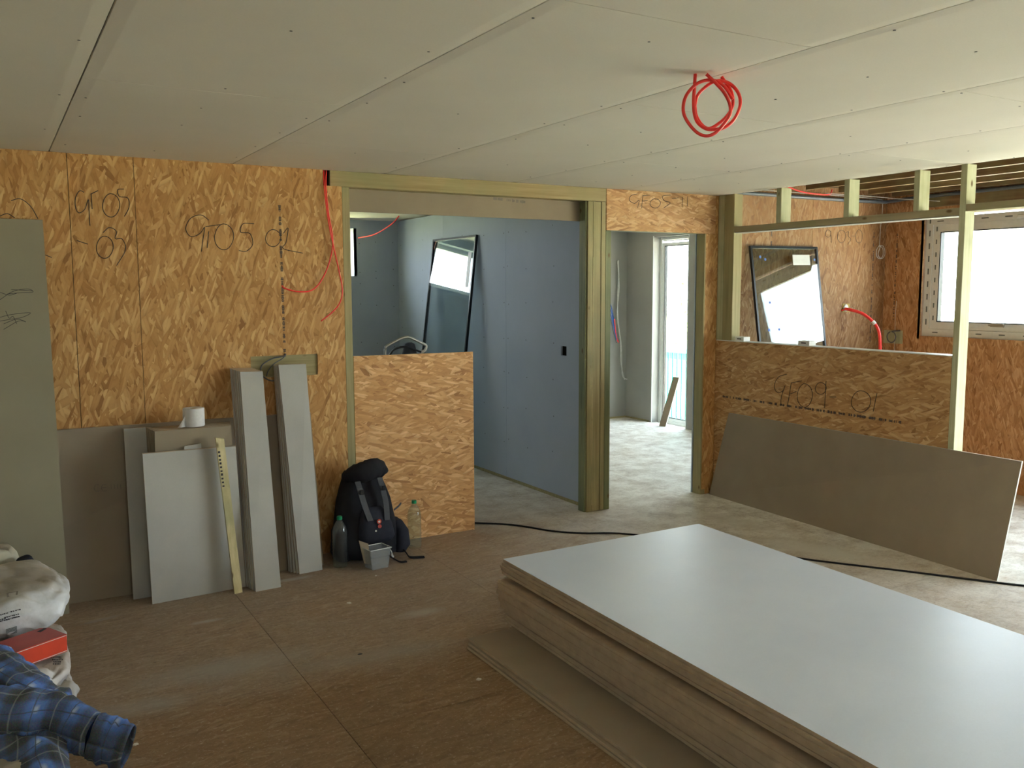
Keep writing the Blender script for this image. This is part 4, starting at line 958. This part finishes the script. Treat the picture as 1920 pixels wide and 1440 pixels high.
sleeve('sleeve', [px(-95,1345,'Z',.24), px(-30,1342,'Z',.24), px(50,1345,'Z',.235), px(115,1352,'Z',.22), px(178,1380,'Z',.185)], [.115,.11,.10,.07,.046], [.85,.9,1.0,1.3,1.75], sh, 1)
sleeve('cuff', [px(176,1381,'Z',.186), px(176,1381,'Z',.186)+RT*.06-UP*.018, px(176,1381,'Z',.186)+RT*.115-UP*.036], [.046,.045,.041], [1.75,1.85,1.95], sh, 2, seg=5)
sleeve('sleeve', [px(-60,1235,'Z',.34), px(-10,1245,'Z',.345), px(20,1262,'Z',.335), px(62,1292,'Z',.30), px(105,1312,'Z',.262), px(135,1328,'Z',.235)], [.075,.075,.07,.06,.055,.03], .62, sh, 3, uoff=.06)
# crumpled body
nx_, ny_ = 46, 46; v = []; f = []; uv = []
for i in range(nx_+1):
    for j in range(ny_+1):
        x = -.55+.70*i/nx_; y = 2.90+.60*j/ny_
        ed = max(0, (x-.08)/.13); z = .205-.10*ed*ed-.05*max(0, (3.08-y)/.16)**2+noise.noise(Vector((x*6, y*9, 1)))*.028+abs(noise.noise(Vector((x*9+y*8, y*3, 4))))*.035+noise.noise(Vector((x*22, y*22, 4)))*.007
        v.append((x+.02*noise.noise(Vector((y*9, x*3, 0))), y-.06*max(0, ed), max(z, .05))); uv.append((x+.03*noise.noise(Vector((x*5,y*5,3))), y*.9+.04*noise.noise(Vector((x*4,y*4,7)))))
for i in range(nx_):
    for j in range(ny_): a = i*(ny_+1)+j; f.append((a, a+ny_+1, a+ny_+2, a+1))
o = mesh('shirt_body', v, f, PLAID, sh, smooth=True, uvs=uv); o.modifiers.new('cloth', 'SOLIDIFY').thickness = .003

# small floor scraps
for (x, y, s, lab) in ((655,1131,.018,'small white plaster crumb in the middle of the floor'), (897,1274,.016,'pair-side white plaster crumb near the low pile'), (255,1396,.012,'tiny white crumb beside the shirt cuff'), (675,1227,.012,'small dark crumb on the bare floor'), (705,1080,.008,'tiny pale crumb in front of the plastic tub')):
    p = px(x, y, 'Z', 0); v = [(p.x+s*math.cos(a)*random.uniform(.6,1.2), p.y+s*math.sin(a)*random.uniform(.5,1), .0008) for a in (0,1.1,2.2,3.3,4.4,5.4)]
    o = mesh('plaster_crumb', v+[(a*.7+p.x*.3, b*.7+p.y*.3, .004) for a, b, c in v], [(5,4,3,2,1,0),(6,7,8,9,10,11)]+[(i,(i+1)%6,6+(i+1)%6,6+i) for i in range(6)], PACKGREY if 'dark' in lab else PB_CUT); tag(o, lab, 'debris')

# ================================================================== outside
gr = MB().box(-30, 60, -30, 60, -.45, -.35).build('lawn', GRASS); gr['label'] = 'green lawn outside the windows'; gr['category'] = 'grass'; gr['kind'] = 'structure'
pv = MB().box(7.4, 13.5, -9, 8.9, -.349, -.30).box(-4, 7.4, -9, -3.2, -.349, -.30).build('bounce_paving', BOUNCE_PAVE); tag(pv, 'pale gravel strip added outside to bounce daylight onto the ceiling', 'bounce_paving', kind='structure')  # added pale ground, reflects daylight up to the ceiling
def bush(loc, r, hgt, lab, n=900, seed=1):
    rnd = random.Random(seed); t = thing('garden_bush', loc, lab, 'bush'); mb = MB(); L = Vector(loc)
    for i in range(n):
        a = rnd.uniform(0, 6.283); z = rnd.uniform(.05, 1); rr_ = r*math.sqrt(rnd.random())*math.sin(math.pi*(.15+.8*z)); c = L+Vector((rr_*math.cos(a), rr_*math.sin(a), z*hgt))
        s = rnd.uniform(.04, .09); d = Vector((rnd.uniform(-1,1), rnd.uniform(-1,1), rnd.uniform(-1,1))).normalized(); e = d.orthogonal().normalized()
        mb.add([c-d*s, c+e*s*.5, c+d*s, c-e*s*.5], [(0,1,2,3)])
    o = mb.build('foliage', LEAF, t); o['kind'] = 'stuff'
    MB().tube([L, L+Vector((.05,0,hgt*.5)), L+Vector((0,.05,hgt*.85))], [.05,.035,.01], 8).build('trunk', JOIST, t)
bush((13.0, 14.9, -.35), .55, 2.3, 'sparse leafy garden bush seen through the tall glazed door', n=110, seed=2)
t = thing('teal_crate', (8.9, 9.6, -.35), 'teal slatted garden bin standing outside the glazed door', 'bin')
xa, ya = 8.75, 9.62
for k in range(9): box('slat', xa, xa+.02, ya+.10*k, ya+.10*k+.075, -.30, .72, TEAL, t)
box('lid', xa-.03, xa+.55, ya-.03, ya+.93, .721, .78, TEAL, t); box('base', xa-.02, xa+.53, ya-.02, ya+.92, -.349, -.301, TEAL, t)
box('back_panel', xa+.45, xa+.48, ya, ya+.88, -.30, .72, TEAL, t)
